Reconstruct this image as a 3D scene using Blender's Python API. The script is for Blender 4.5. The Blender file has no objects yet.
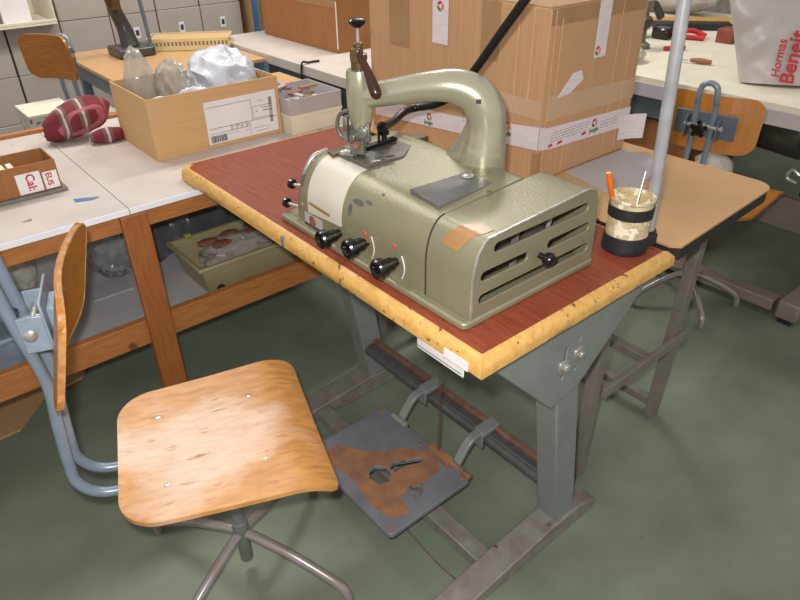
import bpy, bmesh, math, random
from mathutils import Vector, Matrix, noise
random.seed(7)
PI = math.pi
C = bpy.context.scene.collection
V = Vector

# ------------------------------------------------------------------ materials
def lin(c):
    return tuple(((v/255)/12.92 if v/255 <= .04045 else ((v/255+.055)/1.055)**2.4) for v in c)
def mat(name, col, rough=.5, metal=0., col2=None, nscale=20, stretch=(1,1,1), namt=.5, bump=0., bscale=None,
        specks=None, speck_scale=60, speck_th=.68, alpha=1., spec=.5, coat=0., trans=0.):
    m = bpy.data.materials.new(name); m.use_nodes = True
    nt = m.node_tree; N = nt.nodes; L = nt.links
    b = N['Principled BSDF']
    b.inputs['Roughness'].default_value = rough; b.inputs['Metallic'].default_value = metal
    b.inputs['Specular IOR Level'].default_value = spec
    b.inputs['Coat Weight'].default_value = coat
    b.inputs['Transmission Weight'].default_value = trans
    b.inputs['Alpha'].default_value = alpha
    c1 = (*lin(col), 1); c2 = (*lin(col2 if col2 else [max(0, v*.86) for v in col]), 1)
    tc = N.new('ShaderNodeTexCoord'); mp = N.new('ShaderNodeMapping'); mp.inputs['Scale'].default_value = stretch
    L.new(tc.outputs['Object'], mp.inputs['Vector'])
    no = N.new('ShaderNodeTexNoise'); no.inputs['Scale'].default_value = nscale; no.inputs['Detail'].default_value = 5
    L.new(mp.outputs[0], no.inputs['Vector'])
    r = N.new('ShaderNodeValToRGB'); r.color_ramp.elements[0].position = .5-.25/max(namt, .01)*.5 if namt > 0 else 0
    r.color_ramp.elements[0].position = max(0, .5-.22); r.color_ramp.elements[1].position = min(1, .5+.22)
    r.color_ramp.elements[0].color = c2; r.color_ramp.elements[1].color = c1
    L.new(no.outputs['Fac'], r.inputs['Fac'])
    out = r.outputs['Color']
    if specks:
        n2 = N.new('ShaderNodeTexNoise'); n2.inputs['Scale'].default_value = speck_scale; n2.inputs['Detail'].default_value = 3
        L.new(tc.outputs['Object'], n2.inputs['Vector'])
        r2 = N.new('ShaderNodeValToRGB'); r2.color_ramp.elements[0].position = speck_th; r2.color_ramp.elements[1].position = speck_th+.04
        L.new(n2.outputs['Fac'], r2.inputs['Fac'])
        mx = N.new('ShaderNodeMix'); mx.data_type = 'RGBA'
        L.new(r2.outputs['Color'], mx.inputs['Factor']); L.new(out, mx.inputs['A']); mx.inputs['B'].default_value = (*lin(specks), 1)
        out = mx.outputs['Result']
    L.new(out, b.inputs['Base Color'])
    if bump:
        n3 = N.new('ShaderNodeTexNoise'); n3.inputs['Scale'].default_value = bscale or nscale; n3.inputs['Detail'].default_value = 4
        L.new(mp.outputs[0] if not bscale else tc.outputs['Object'], n3.inputs['Vector'])
        bp = N.new('ShaderNodeBump'); bp.inputs['Strength'].default_value = bump; bp.inputs['Distance'].default_value = .004
        L.new(n3.outputs['Fac'], bp.inputs['Height']); L.new(bp.outputs[0], b.inputs['Normal'])
    return m

M = {}
M['paint'] = mat('hammered_paint', (138,134,106), .38, .3, (132,128,101), 12, bump=.2, bscale=210, specks=(118,114,96), speck_scale=20, speck_th=.77)
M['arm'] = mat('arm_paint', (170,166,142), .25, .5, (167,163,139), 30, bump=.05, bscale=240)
M['cover_paint'] = mat('cover_paint', (137,133,107), .38, .3, (131,127,102), 12, bump=.16, bscale=210)
M['darkmetal'] = mat('dark_worn_metal', (118,112,106), .38, .4, (84,80,76), 40)
M['steel'] = mat('bright_steel', (196,194,186), .28, .6, (160,156,148), 60)
M['gunplate'] = mat('grey_steel_plate', (118,116,114), .22, .4, (108,106,104), 25)
M['dullsteel'] = mat('dull_oily_steel', (150,148,138), .32, .55, (96,92,82), 40)
M['brass'] = mat('aged_brass', (120,98,66), .4, .6, (84,66,44), 50)
M['blackplastic'] = mat('black_bakelite', (18,18,20), .18, 0, (12,12,13), 20)
M['brownplastic'] = mat('brown_bakelite', (62,34,24), .2, 0, (50,26,18), 30)
M['rubber'] = mat('black_rubber', (36,36,38), .55, 0, (26,26,27), 40)
M['redtop'] = mat('mahogany_laminate', (146,74,50), .36, 0, (112,50,34), 30, (9,.6,9), bump=.05, spec=.3, specks=(104,62,50), speck_scale=28, speck_th=.74)
M['yellow'] = mat('yellow_varnished_lipping', (208,166,94), .45, 0, (188,140,72), 26, (3,1.5,3), specks=(104,76,46), speck_scale=70, speck_th=.655, bump=.3, bscale=70)
M['greymetal'] = mat('grey_machine_paint', (134,137,133), .34, .15, (124,127,123), 14, bump=.08, bscale=200)
M['greymetal_worn'] = mat('worn_grey_paint', (138,136,130), .42, .15, (118,108,100), 26, specks=(110,76,56), speck_scale=30, speck_th=.66)
M['ironpedal'] = mat('cast_iron_grey', (124,124,128), .42, .15, (110,110,114), 16, specks=(104,74,58), speck_scale=18, speck_th=.66)
M['rust'] = mat('rusty_iron', (158,108,70), .7, 0, (116,84,66), 22, bump=.3)
M['darkpipe'] = mat('dark_pipe', (92,92,92), .32, .2, (78,76,76), 30)
M['rustpipe'] = mat('rusty_pipe', (134,98,80), .6, 0, (80,60,52), 30)
M['bluegrey'] = mat('blue_grey_tube_paint', (132,144,158), .32, .2, (118,130,144), 20)
M['bracket'] = mat('pale_blue_bracket_paint', (150,164,178), .4, .1, (128,140,152), 30)
M['chairgrey'] = mat('chair_grey_paint', (128,130,130), .35, .3, (112,112,110), 20)
M['chairworn'] = mat('chair_worn_leg', (152,148,146), .28, .3, (138,122,114), 16)
M['ply'] = mat('varnished_ply', (176,116,44), .32, 0, (150,92,30), 14, (1,1,9), bump=.04)
M['plyedge'] = mat('ply_edge', (196,142,84), .6, 0, (146,94,50), 60)
M['plydark'] = mat('varnished_ply_dark', (166,108,48), .3, 0, (142,86,34), 18, (1,1,9))
M['plyorange'] = mat('varnished_ply_orange', (186,122,52), .24, 0, (170,106,40), 14, (1,6,1), coat=.3)
M['benchwood'] = mat('bench_pine', (178,118,62), .5, 0, (152,92,44), 24, (.8,9,9), bump=.05, specks=(110,66,36), speck_scale=9, speck_th=.74)
M['postwood'] = mat('bench_post_pine', (160,98,48), .45, 0, (140,80,36), 24, (9,9,.8), bump=.05)
M['whitetop'] = mat('scuffed_white_laminate', (196,187,178), .4, 0, (186,175,166), 9, specks=(150,140,132), speck_scale=26, speck_th=.72)
M['whiteedge'] = mat('white_edge', (236,236,242), .4, 0, (228,228,234), 10)
M['shelfboard'] = mat('grey_shelf_board', (188,186,188), .6, 0, (170,168,169), 7)
M['beige_wood'] = mat('pale_oak_laminate', (198,156,108), .36, 0, (182,140,94), 26, (8,.6,8), specks=(150,112,76), speck_scale=24, speck_th=.75)
M['dark'] = mat('dark_edge', (40,36,32), .6, 0)
M['taupe'] = mat('taupe_painted_steel', (128,121,112), .5, .1, (112,104,96), 18)
M['beam'] = mat('beige_painted_beam', (136,126,116), .55, 0, (124,113,103), 12)
def cardboard(n, c, c2=None, st=(14,14,.6)): return mat(n, c, .72, 0, c2, 9, st, spec=.2)
M['card'] = cardboard('cardboard', (184,145,108), (174,134,97))
M['card2'] = cardboard('light_cardboard', (202,164,118), (192,153,107), (.6,14,14))
M['card3'] = cardboard('dark_cardboard', (158,108,66), (144,96,58))
M['cardin'] = cardboard('cardboard_inside', (190,150,104))
M['crease'] = mat('cardboard_crease', (216,168,120), .7)
M['browntape'] = mat('brown_tape', (158,122,84), .3, 0, (150,114,78), 8, (6,6,1))
M['paletape'] = mat('pale_tape', (190,158,128), .35, 0, (180,148,116), 8)
M['whitetape'] = mat('white_printed_tape', (214,206,206), .35, 0, (200,188,192), 30, (1,1,8))
M['paper'] = mat('paper', (226,222,222), .6, 0, (216,211,210), 8)
M['greypaper'] = mat('grey_paper', (176,170,170), .5, 0, (166,160,160), 8)
M['ink'] = mat('grey_ink', (128,124,130), .7)
M['inkdark'] = mat('dark_ink', (60,60,72), .7)
M['redink'] = mat('red_ink', (196,44,56), .6)
M['greenink'] = mat('green_ink', (64,120,66), .6)
M['whitestuff'] = mat('white_carton', (220,212,190), .6, 0, (208,198,176), 12)
M['greycarton'] = mat('grey_carton', (170,160,150), .7, 0, (162,152,142), 6)
M['gapdark'] = mat('shadow_gap_backing', (84,74,68), .8)
M['plaid_bg'] = None
M['blackcable'] = mat('black_sheath', (20,20,22), .3, 0, (14,14,15), 30)
M['zincpole'] = mat('galvanised_pole', (176,176,177), .32, .25, (154,154,156), 26, specks=(196,198,200), speck_scale=40, speck_th=.7)
M['tan'] = mat('glue_caked_can', (206,190,154), .6, 0, (166,142,98), 30, (1,1,3), specks=(228,216,190), speck_scale=46, speck_th=.55, bump=.5)
M['orange'] = mat('orange_plastic', (236,112,24), .35)
M['blueplastic'] = mat('blue_plastic', (84,118,160), .5, 0, (70,100,140), 10)
M['redplastic'] = mat('red_plastic', (198,34,44), .4)
M['crate'] = mat('olive_plastic', (162,152,114), .45, 0, (150,140,104), 8)
M['creambasket'] = mat('cream_plastic', (206,192,146), .5, 0, (194,178,130), 10)
M['blacksheet'] = mat('dark_plastic_sheet', (98,98,100), .26, 0, (66,66,68), 9, bump=.9, bscale=16)
M['plasticwhite'] = mat('white_plastic_film', (206,206,212), .32, 0, (172,174,184), 9, bump=.9, bscale=16)
M['plasticclear'] = mat('clear_plastic_film', (206,200,190), .18, 0, (176,168,158), 10, alpha=.52, bump=.9, bscale=16)
M['plasticdim'] = mat('smoky_plastic_film', (186,186,186), .18, 0, (140,140,140), 10, alpha=.42, bump=.9, bscale=16)
M['bagfilm'] = mat('shopping_bag_film', (186,180,176), .34, 0, (176,169,165), 6, bump=.3, bscale=9)
M['leather'] = mat('leather_scraps', (150,92,62), .6, 0, (110,70,52), 40)
M['plaster'] = mat('white_sack', (204,200,186), .6, 0, (190,184,170), 14)
M['wall'] = mat('wall_paint', (170,162,150), .8)
M['white'] = mat('white_plastic', (226,224,222), .4)
M['whitetapeplast'] = mat('off_white_plastic_sheet', (202,198,182), .42, 0, (190,184,166), 10)
M['amber'] = mat('amber_tape', (160,116,72), .3, 0, (140,104,66), 20)
M['greyblue'] = mat('grey_blue_metal', (104,116,124), .45, .2, (92,103,110), 12)
M['skyblue'] = mat('sky_blue_steel', (60,110,160), .4, .1)
M['chip'] = mat('grey_primer_chip', (98,96,100), .5, .2)
M['reddot'] = mat('faded_red_dot', (190,96,84), .5)
M['seam'] = mat('seam_dark', (60,56,48), .7)
M['oldmachine'] = mat('old_green_black_enamel', (74,73,68), .3, .1, (52,51,48), 12)
M['terracotta'] = mat('terracotta_block', (142,66,44), .6)
M['chain'] = mat('rusty_chain', (110,78,56), .6, .3)

def floor_mat():
    m = mat('mottled_green_grey_concrete', (120,128,110), .46, 0, (104,112,96), 3.2, specks=(102,104,96), speck_scale=14, speck_th=.73, spec=.35)
    nt = m.node_tree; N = nt.nodes; L = nt.links; b = N['Principled BSDF']
    src = b.inputs['Base Color'].links[0].from_socket
    n = N.new('ShaderNodeTexNoise'); n.inputs['Scale'].default_value = 55; n.inputs['Detail'].default_value = 8
    mx = N.new('ShaderNodeMix'); mx.data_type = 'RGBA'; mx.blend_type = 'OVERLAY'; mx.inputs['Factor'].default_value = .35
    L.new(src, mx.inputs['A']); L.new(n.outputs['Fac'], mx.inputs['B']); L.new(mx.outputs['Result'], b.inputs['Base Color'])
    return m
M['floor'] = floor_mat()

def seat_mat():
    m = bpy.data.materials.new('worn_seat_ply'); m.use_nodes = True
    nt = m.node_tree; N = nt.nodes; L = nt.links; b = N['Principled BSDF']; b.inputs['Roughness'].default_value = .38
    tc = N.new('ShaderNodeTexCoord'); mp = N.new('ShaderNodeMapping'); mp.inputs['Scale'].default_value = (1.6,6,1)
    mp.inputs['Rotation'].default_value = (0,0,.15)
    L.new(tc.outputs['Object'], mp.inputs['Vector'])
    n = N.new('ShaderNodeTexNoise'); n.inputs['Scale'].default_value = 14; n.inputs['Detail'].default_value = 8; L.new(mp.outputs[0], n.inputs['Vector'])
    def ramp(a, ca, bb, cb, src):
        r = N.new('ShaderNodeValToRGB'); r.color_ramp.elements[0].position = a; r.color_ramp.elements[1].position = bb
        r.color_ramp.elements[0].color = (*lin(ca), 1); r.color_ramp.elements[1].color = (*lin(cb), 1); L.new(src, r.inputs['Fac']); return r.outputs['Color']
    varn = ramp(.3, (176,120,62), .7, (202,148,88), n.outputs['Fac'])
    bare = ramp(.3, (202,164,138), .7, (220,186,160), n.outputs['Fac'])
    n2 = N.new('ShaderNodeTexNoise'); n2.inputs['Scale'].default_value = 7; n2.inputs['Detail'].default_value = 6; L.new(tc.outputs['Object'], n2.inputs['Vector'])
    mp2 = N.new('ShaderNodeMapping'); mp2.inputs['Location'].default_value = (.22,.06,0); mp2.inputs['Scale'].default_value = (3.6,4.6,1); L.new(tc.outputs['Object'], mp2.inputs['Vector'])
    g = N.new('ShaderNodeVectorMath'); g.operation = 'LENGTH'; L.new(mp2.outputs[0], g.inputs[0])
    ad = N.new('ShaderNodeMath'); ad.operation = 'MULTIPLY_ADD'; L.new(n2.outputs['Fac'], ad.inputs[0]); ad.inputs[1].default_value = 1.3; L.new(g.outputs['Value'], ad.inputs[2])
    rr = N.new('ShaderNodeValToRGB'); rr.color_ramp.elements[0].position = .72/1; rr.color_ramp.elements[1].position = .9
    ml = N.new('ShaderNodeMath'); ml.operation = 'MULTIPLY'; ml.inputs[1].default_value = .56; L.new(ad.outputs[0], ml.inputs[0]); L.new(ml.outputs[0], rr.inputs['Fac'])
    mx = N.new('ShaderNodeMix'); mx.data_type = 'RGBA'; L.new(rr.outputs['Color'], mx.inputs['Factor']); L.new(bare, mx.inputs['A']); L.new(varn, mx.inputs['B'])
    n3 = N.new('ShaderNodeTexNoise'); n3.inputs['Scale'].default_value = 9; n3.inputs['Detail'].default_value = 3; L.new(mp.outputs[0], n3.inputs['Vector'])
    r3 = N.new('ShaderNodeValToRGB'); r3.color_ramp.elements[0].position = .63; r3.color_ramp.elements[1].position = .74; L.new(n3.outputs['Fac'], r3.inputs['Fac'])
    m2 = N.new('ShaderNodeMix'); m2.data_type = 'RGBA'; L.new(r3.outputs['Color'], m2.inputs['Factor']); L.new(mx.outputs['Result'], m2.inputs['A']); m2.inputs['B'].default_value = (*lin((162,110,76)), 1)
    L.new(m2.outputs['Result'], b.inputs['Base Color'])
    return m
M['seat'] = seat_mat()

def plaid_mat():
    m = bpy.data.materials.new('burgundy_tartan'); m.use_nodes = True
    nt = m.node_tree; N = nt.nodes; L = nt.links; b = N['Principled BSDF']; b.inputs['Roughness'].default_value = .9
    tc = N.new('ShaderNodeTexCoord'); sp = N.new('ShaderNodeSeparateXYZ'); L.new(tc.outputs['Object'], sp.inputs[0])
    col = None
    base = N.new('ShaderNodeRGB'); base.outputs[0].default_value = (*lin((112,34,44)), 1); col = base.outputs[0]
    for ax, off, w, c in (('X',.0,.030,(98,88,82)),('X',.0,.008,(206,176,166)),('Y',.02,.028,(96,86,80)),('Y',.02,.008,(210,182,172)),('X',.075,.010,(150,70,80)),('Y',-.05,.010,(170,90,100)),('X',-.06,.026,(98,88,82)),('X',-.06,.007,(206,176,166))):
        s = N.new('ShaderNodeMath'); s.operation = 'SUBTRACT'; L.new(sp.outputs[ax], s.inputs[0]); s.inputs[1].default_value = off
        a = N.new('ShaderNodeMath'); a.operation = 'ABSOLUTE'; L.new(s.outputs[0], a.inputs[0])
        l = N.new('ShaderNodeMath'); l.operation = 'LESS_THAN'; L.new(a.outputs[0], l.inputs[0]); l.inputs[1].default_value = w/2
        k = N.new('ShaderNodeMath'); k.operation = 'MULTIPLY'; L.new(l.outputs[0], k.inputs[0]); k.inputs[1].default_value = .8
        x = N.new('ShaderNodeMix'); x.data_type = 'RGBA'; L.new(k.outputs[0], x.inputs['Factor']); L.new(col, x.inputs['A']); x.inputs['B'].default_value = (*lin(c), 1)
        col = x.outputs['Result']
    L.new(col, b.inputs['Base Color']); return m
M['plaid'] = plaid_mat()

# ------------------------------------------------------------------ mesh helpers
def new(): return bmesh.new()
def box(bm, lo, hi, mtx=None):
    vs = [bm.verts.new((x,y,z)) for x in (lo[0],hi[0]) for y in (lo[1],hi[1]) for z in (lo[2],hi[2])]
    for f in ((0,1,3,2),(4,6,7,5),(0,4,5,1),(2,3,7,6),(0,2,6,4),(1,5,7,3)): bm.faces.new([vs[i] for i in f])
    if mtx: bmesh.ops.transform(bm, matrix=mtx, verts=vs)
    return vs
def bar(bm, a, b, w, h, up=(0,0,1)):
    a, b = V(a), V(b); d = (b-a).normalized(); up = V(up)
    s = d.cross(up).normalized(); u = s.cross(d).normalized(); vs = []
    for p in (a,b):
        for i, j in ((-1,-1),(1,-1),(1,1),(-1,1)): vs.append(bm.verts.new(p+s*i*w/2+u*j*h/2))
    for f in ((3,2,1,0),(4,5,6,7),(0,1,5,4),(1,2,6,5),(2,3,7,6),(3,0,4,7)): bm.faces.new([vs[i] for i in f])
def smoothpath(pts, n=6):
    pts = [V(p) for p in pts]
    if len(pts) < 3 or n < 2: return pts
    out = []
    for i in range(len(pts)-1):
        p0 = pts[max(i-1,0)]; p1 = pts[i]; p2 = pts[i+1]; p3 = pts[min(i+2, len(pts)-1)]
        for k in range(n):
            t = k/n
            out.append(.5*((2*p1)+(p2-p0)*t+(2*p0-5*p1+4*p2-p3)*t*t+(3*p1-p0-3*p2+p3)*t**3))
    out.append(pts[-1]); return out
def tube(bm, pts, r, seg=14, smooth=6, cap=True):
    if isinstance(r, (list, tuple)):
        q = smoothpath([(*p, ) for p in pts], smooth)
        rr = smoothpath([(x,0,0) for x in r], smooth); rr = [x[0] for x in rr]
    else:
        q = smoothpath(pts, smooth); rr = [r]*len(q)
    if len(rr) != len(q): rr = [rr[min(len(rr)-1, int(i*len(rr)/len(q)))] for i in range(len(q))]
    t0 = (q[1]-q[0]).normalized(); up = V((0,0,1)) if abs(t0.z) < .9 else V((1,0,0))
    s = t0.cross(up).normalized(); rings = []
    for i, p in enumerate(q):
        t = (q[min(i+1,len(q)-1)]-q[max(i-1,0)]).normalized()
        s = (s-t*s.dot(t)).normalized(); u = t.cross(s)
        rings.append([bm.verts.new(p+(s*math.cos(2*PI*k/seg)+u*math.sin(2*PI*k/seg))*rr[i]) for k in range(seg)])
    for a, b in zip(rings, rings[1:]):
        for k in range(seg): bm.faces.new((a[k], a[(k+1)%seg], b[(k+1)%seg], b[k]))
    if cap: bm.faces.new(rings[0][::-1]); bm.faces.new(rings[-1])
def lathe(bm, prof, o, axis=(0,0,1), seg=28, wob=0, cap=True):
    """prof: (r, h) list along axis from o"""
    ax = V(axis).normalized(); up = V((0,0,1)) if abs(ax.z) < .9 else V((1,0,0))
    s = ax.cross(up).normalized(); u = ax.cross(s); o = V(o); rings = []
    for r, h in prof:
        rings.append([bm.verts.new(o+ax*h+(s*math.cos(2*PI*k/seg)+u*math.sin(2*PI*k/seg))*r*(1+wob*math.cos(6*2*PI*k/seg))) for k in range(seg)])
    for a, b in zip(rings, rings[1:]):
        for k in range(seg): bm.faces.new((a[k], b[k], b[(k+1)%seg], a[(k+1)%seg]))
    if cap: bm.faces.new(rings[0]); bm.faces.new(rings[-1][::-1])
def prism(bm, poly, ax, a, b):
    """poly in the two other axes (cyclic order), extruded along ax from a to b"""
    def mk(p, t):
        return {0:(t,p[0],p[1]), 1:(p[0],t,p[1]), 2:(p[0],p[1],t)}[ax]
    A = [bm.verts.new(mk(p,a)) for p in poly]; B = [bm.verts.new(mk(p,b)) for p in poly]
    n = len(poly); bm.faces.new(A[::-1]); bm.faces.new(B)
    for i in range(n): bm.faces.new((A[i], A[(i+1)%n], B[(i+1)%n], B[i]))
def rrect(x0, y0, x1, y1, r, n=6):
    out = []
    for cx, cy, a0 in ((x1-r,y1-r,0),(x0+r,y1-r,PI/2),(x0+r,y0+r,PI),(x1-r,y0+r,1.5*PI)):
        for k in range(n+1):
            a = a0+PI/2*k/n; out.append((cx+r*math.cos(a), cy+r*math.sin(a)))
    return out
def sheet(bm, fn, nu, nv, th):
    """closed slab: fn(u,v) in 0..1 -> point; th: offset vector or scalar along normal"""
    P = [[V(fn(i/nu, j/nv)) for j in range(nv+1)] for i in range(nu+1)]
    def nrm(i, j):
        a = P[min(i+1,nu)][j]-P[max(i-1,0)][j]; b = P[i][min(j+1,nv)]-P[i][max(j-1,0)]
        c = a.cross(b); return c.normalized() if c.length > 1e-9 else V((0,0,1))
    T = [[bm.verts.new(P[i][j]) for j in range(nv+1)] for i in range(nu+1)]
    B = [[bm.verts.new(P[i][j]-(V(th) if not isinstance(th,(int,float)) else nrm(i,j)*th)) for j in range(nv+1)] for i in range(nu+1)]
    for i in range(nu):
        for j in range(nv):
            bm.faces.new((T[i][j],T[i+1][j],T[i+1][j+1],T[i][j+1])); bm.faces.new((B[i][j+1],B[i+1][j+1],B[i+1][j],B[i][j]))
    for i in range(nu):
        bm.faces.new((T[i][0],B[i][0],B[i+1][0],T[i+1][0])); bm.faces.new((T[i+1][nv],B[i+1][nv],B[i][nv],T[i][nv]))
    for j in range(nv):
        bm.faces.new((T[0][j+1],B[0][j+1],B[0][j],T[0][j])); bm.faces.new((T[nu][j],B[nu][j],B[nu][j+1],T[nu][j+1]))
def blob(bm, c, r, amp=.25, freq=6, seed=0, sub=4, flat=None, ridged=True):
    g = bmesh.ops.create_icosphere(bm, subdivisions=sub, radius=1)
    for v in g['verts']:
        d = v.co.normalized(); q = d*freq*.5+V((seed*3.7, seed*1.3, 0))
        n1 = noise.noise(q); n2 = noise.noise(q*2.3); n3 = noise.noise(q*5.1)
        k = 1+amp*((1-2*abs(n1)) if ridged else n1)+amp*.5*(1-2*abs(n2))*.8+amp*.22*n3-amp*.6
        p = V((d.x*r[0]*k, d.y*r[1]*k, d.z*r[2]*k))+V(c)
        if flat is not None and p.z < flat: p.z = flat+abs(noise.noise(q*4))*.002
        v.co = p
def clean(bm): bmesh.ops.recalc_face_normals(bm, faces=bm.faces[:])

# ------------------------------------------------------------------ objects
XF = None       # scale-about-camera matrix for the section being built (None: world)
def mesh(name, bm, m, angle=38, bevel=0, smooth=True):
    clean(bm); me = bpy.data.meshes.new(name); bm.to_mesh(me); bm.free()
    if XF: me.transform(XF)
    if smooth:
        me.shade_smooth(); me.set_sharp_from_angle(angle=math.radians(angle))
    me.materials.append(m); o = bpy.data.objects.new(name, me); C.objects.link(o)
    if bevel:
        b = o.modifiers.new('bevel', 'BEVEL'); b.width = bevel; b.segments = 2; b.limit_method = 'ANGLE'; b.angle_limit = math.radians(40)
    return o
def wm(o):
    m = o.matrix_basis.copy()
    while o.parent: o = o.parent; m = o.matrix_basis @ m
    return m
def part(name, bm, m, parent, local=False, **k):
    """geometry in world coordinates unless local=True (then in the coordinates of the thing's root)"""
    root = parent
    while root.parent: root = root.parent
    o = mesh(name, bm, m, **k)
    if not local: o.data.transform(wm(root).inverted())
    o.parent = parent      # parts of parts sit at their parent's origin, so root coordinates hold all the way down
    return o
def tag(o, label, cat, group=None, kind=None):
    o['label'] = label; o['category'] = cat
    if group: o['group'] = group
    if kind: o['kind'] = kind
    return o
def thing(name, loc, label, cat, rz=0, group=None):
    o = bpy.data.objects.new(name, None); C.objects.link(o); o.empty_display_size = .05
    o.location = (XF @ V(loc)) if XF else loc; o.rotation_euler = (0,0,rz); return tag(o, label, cat, group)
def solo(name, bm, m, label, cat, group=None, **k):
    o = mesh(name, bm, m, **k)
    vs = [v.co for v in o.data.vertices]
    lo = V([min(v[i] for v in vs) for i in range(3)]); hi = V([max(v[i] for v in vs) for i in range(3)])
    b = V(((lo.x+hi.x)/2, (lo.y+hi.y)/2, lo.z)); o.data.transform(Matrix.Translation(-b)); o.location = b
    return tag(o, label, cat, group)
def struct(name, bm, m, **k):
    o = mesh(name, bm, m, **k); o['kind'] = 'structure'; return o
def cut(bm, cutter):
    """boolean difference, returned as a new bmesh"""
    clean(bm); clean(cutter); obs = []
    for b in (bm, cutter):
        me = bpy.data.meshes.new('t'); b.to_mesh(me); b.free(); o = bpy.data.objects.new('t', me); C.objects.link(o); obs.append(o)
    md = obs[0].modifiers.new('b', 'BOOLEAN'); md.operation = 'DIFFERENCE'; md.object = obs[1]; md.solver = 'EXACT'
    dg = bpy.context.evaluated_depsgraph_get(); dg.update()
    r = bmesh.new(); me = obs[0].evaluated_get(dg).to_mesh(); r.from_mesh(me)
    for o in obs: bpy.data.objects.remove(o)
    return r
def textbm(s, size, ext=.0004, bold=.0):
    cu = bpy.data.curves.new('t', 'FONT'); cu.body = s; cu.size = size; cu.extrude = ext; cu.offset = bold; cu.align_x = 'LEFT'
    o = bpy.data.objects.new('t', cu); C.objects.link(o)
    dg = bpy.context.evaluated_depsgraph_get(); dg.update()
    me = bpy.data.meshes.new_from_object(o.evaluated_get(dg)); r = bmesh.new(); r.from_mesh(me)
    bpy.data.objects.remove(o); return r
def frame(o, x, y):
    x = V(x).normalized(); y = V(y); y = (y-x*y.dot(x)).normalized(); z = x.cross(y)
    m = Matrix((x,y,z)).transposed().to_4x4(); m.translation = V(o); return m
def write(name, s, o, x, y, size, m, parent, ext=.0004, bold=.0, sx=1):
    b = textbm(s, size, ext, bold); bmesh.ops.transform(b, matrix=frame(o,x,y) @ Matrix.Diagonal((sx,1,1,1)), verts=b.verts[:])
    return part(name, b, m, parent, smooth=False)
def patch(bm, o, x, y, x0, y0, x1, y1, th=.0008):
    box(bm, (x0,y0,0), (x1,y1,th), frame(o,x,y))
def knob_star(bm, o, axis, r, l, n=8):
    lathe(bm, [(r*.45,0),(r*.5,l*.45),(r*.8,l*.5),(r,l*.6),(r*1.02,l*.85),(r*.85,l)], o, axis, 32)

TZ = .78
# ------------------------------------------------------------------ setting
bm = new(); box(bm, (-4,-3,-.05), (6.5,7,0)); struct('floor', bm, M['floor'])
bm = new(); box(bm, (-4,7,-.05), (6.5,7.1,3)); struct('wall_back', bm, M['wall'])
bm = new(); box(bm, (6.5,-3,-.05), (6.6,7.1,3)); struct('wall_right', bm, M['wall'])

# ------------------------------------------------------------------ machine table
t = thing('machine_table', (.93,1.16,0), 'work table with reddish brown top, chipped yellow edging and grey metal stand', 'table')
X0,X1,Y0,Y1 = .656,1.212,.580,1.752
bm = new(); prism(bm, [(X0,Y0),(X1,Y0),(X1,Y1-.03),(X1-.03,Y1),(X0+.03,Y1),(X0,Y1-.03)], 2, TZ-.036, TZ); part('tabletop', bm, M['redtop'], t)
# lipping: chamfered wooden edging round the top, one strip per side
def lip(p, q, n):
    """p->q along the edge of the top, n outward; profile chamfered"""
    p, q, n = V(p), V(q), V(n); b = new()
    d = (q-p).normalized()
    prof = [(0,0),(.006,-.001),(.017,-.012),(.019,-.020),(.019,-.034),(.014,-.038),(0,-.038)]
    N = 24; rings = []
    for i in range(N+1):
        f = i/N; c = p.lerp(q, f); miter = (-1 if i == 0 else (1 if i == N else 0))
        ring = []
        for o, z in prof:
            w = noise.noise(V((c.x*30, c.y*30, z*40)))*.0012
            ring.append(b.verts.new(c+n*(o+(w if o > 0 else 0))+d*miter*max(o,0)+V((0,0,z+w*.3))))
        rings.append(ring)
    for a, c in zip(rings, rings[1:]):
        for k in range(len(prof)): b.faces.new((a[k], a[(k+1)%len(prof)], c[(k+1)%len(prof)], c[k]))
    b.faces.new(rings[0]); b.faces.new(rings[-1][::-1]); return b
for p, q, n in (((X0,Y0,TZ),(X0,Y1-.03,TZ),(-1,0,0)), ((X1,Y0,TZ),(X0,Y0,TZ),(0,-1,0)), ((X0+.03,Y1,TZ),(X1-.03,Y1,TZ),(0,1,0)), ((X1,Y1-.03,TZ),(X1,.70,TZ),(1,0,0))):
    part('edging', lip(p,q,n), M['yellow'], t, angle=50)
bm = new()
for cx, sx in ((X0,-1),(X1,1)):
    bm = new()
    pts = [(cx,Y1-.032),(cx+sx*.018,Y1-.034),(cx+sx*.014,Y1-.006),(cx+sx*-.004,Y1+.014),(cx-sx*.034,Y1+.018),(cx-sx*.032,Y1-.001)]
    prism(bm, pts if sx > 0 else pts[::-1], 2, TZ-.038, TZ-.006)
    part('edging', bm, M['yellow'], t, bevel=.006)
bm = new(); box(bm, (X0-.0195,1.185,TZ-.034), (X0-.003,1.200,TZ-.008)); o = part('repair_tape', bm, M['ink'], t, bevel=.002); o['label'] = 'grey tape patch on the yellow edging'
bm = new(); box(bm, (.634,.592,TZ-.034), (.6365,.650,TZ-.016)); o = part('paper_label', bm, M['paper'], t); o['label'] = 'small white paper label stuck on the edging'
bm = new(); box(bm, (.652,.618,.706), (.656,.742,.728)); 
for yy in (.64,.72): box(bm, (.656,yy-.003,.708), (.660,yy+.003,.7418))
o = part('rule', bm, M['white'], t, bevel=.002); o['label'] = 'white plastic strip under the front edge'
bm = new(); box(bm, (.6508,.622,.7130), (.6518,.740,.7138)); part('rule_mark', bm, M['inkdark'], o)
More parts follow.
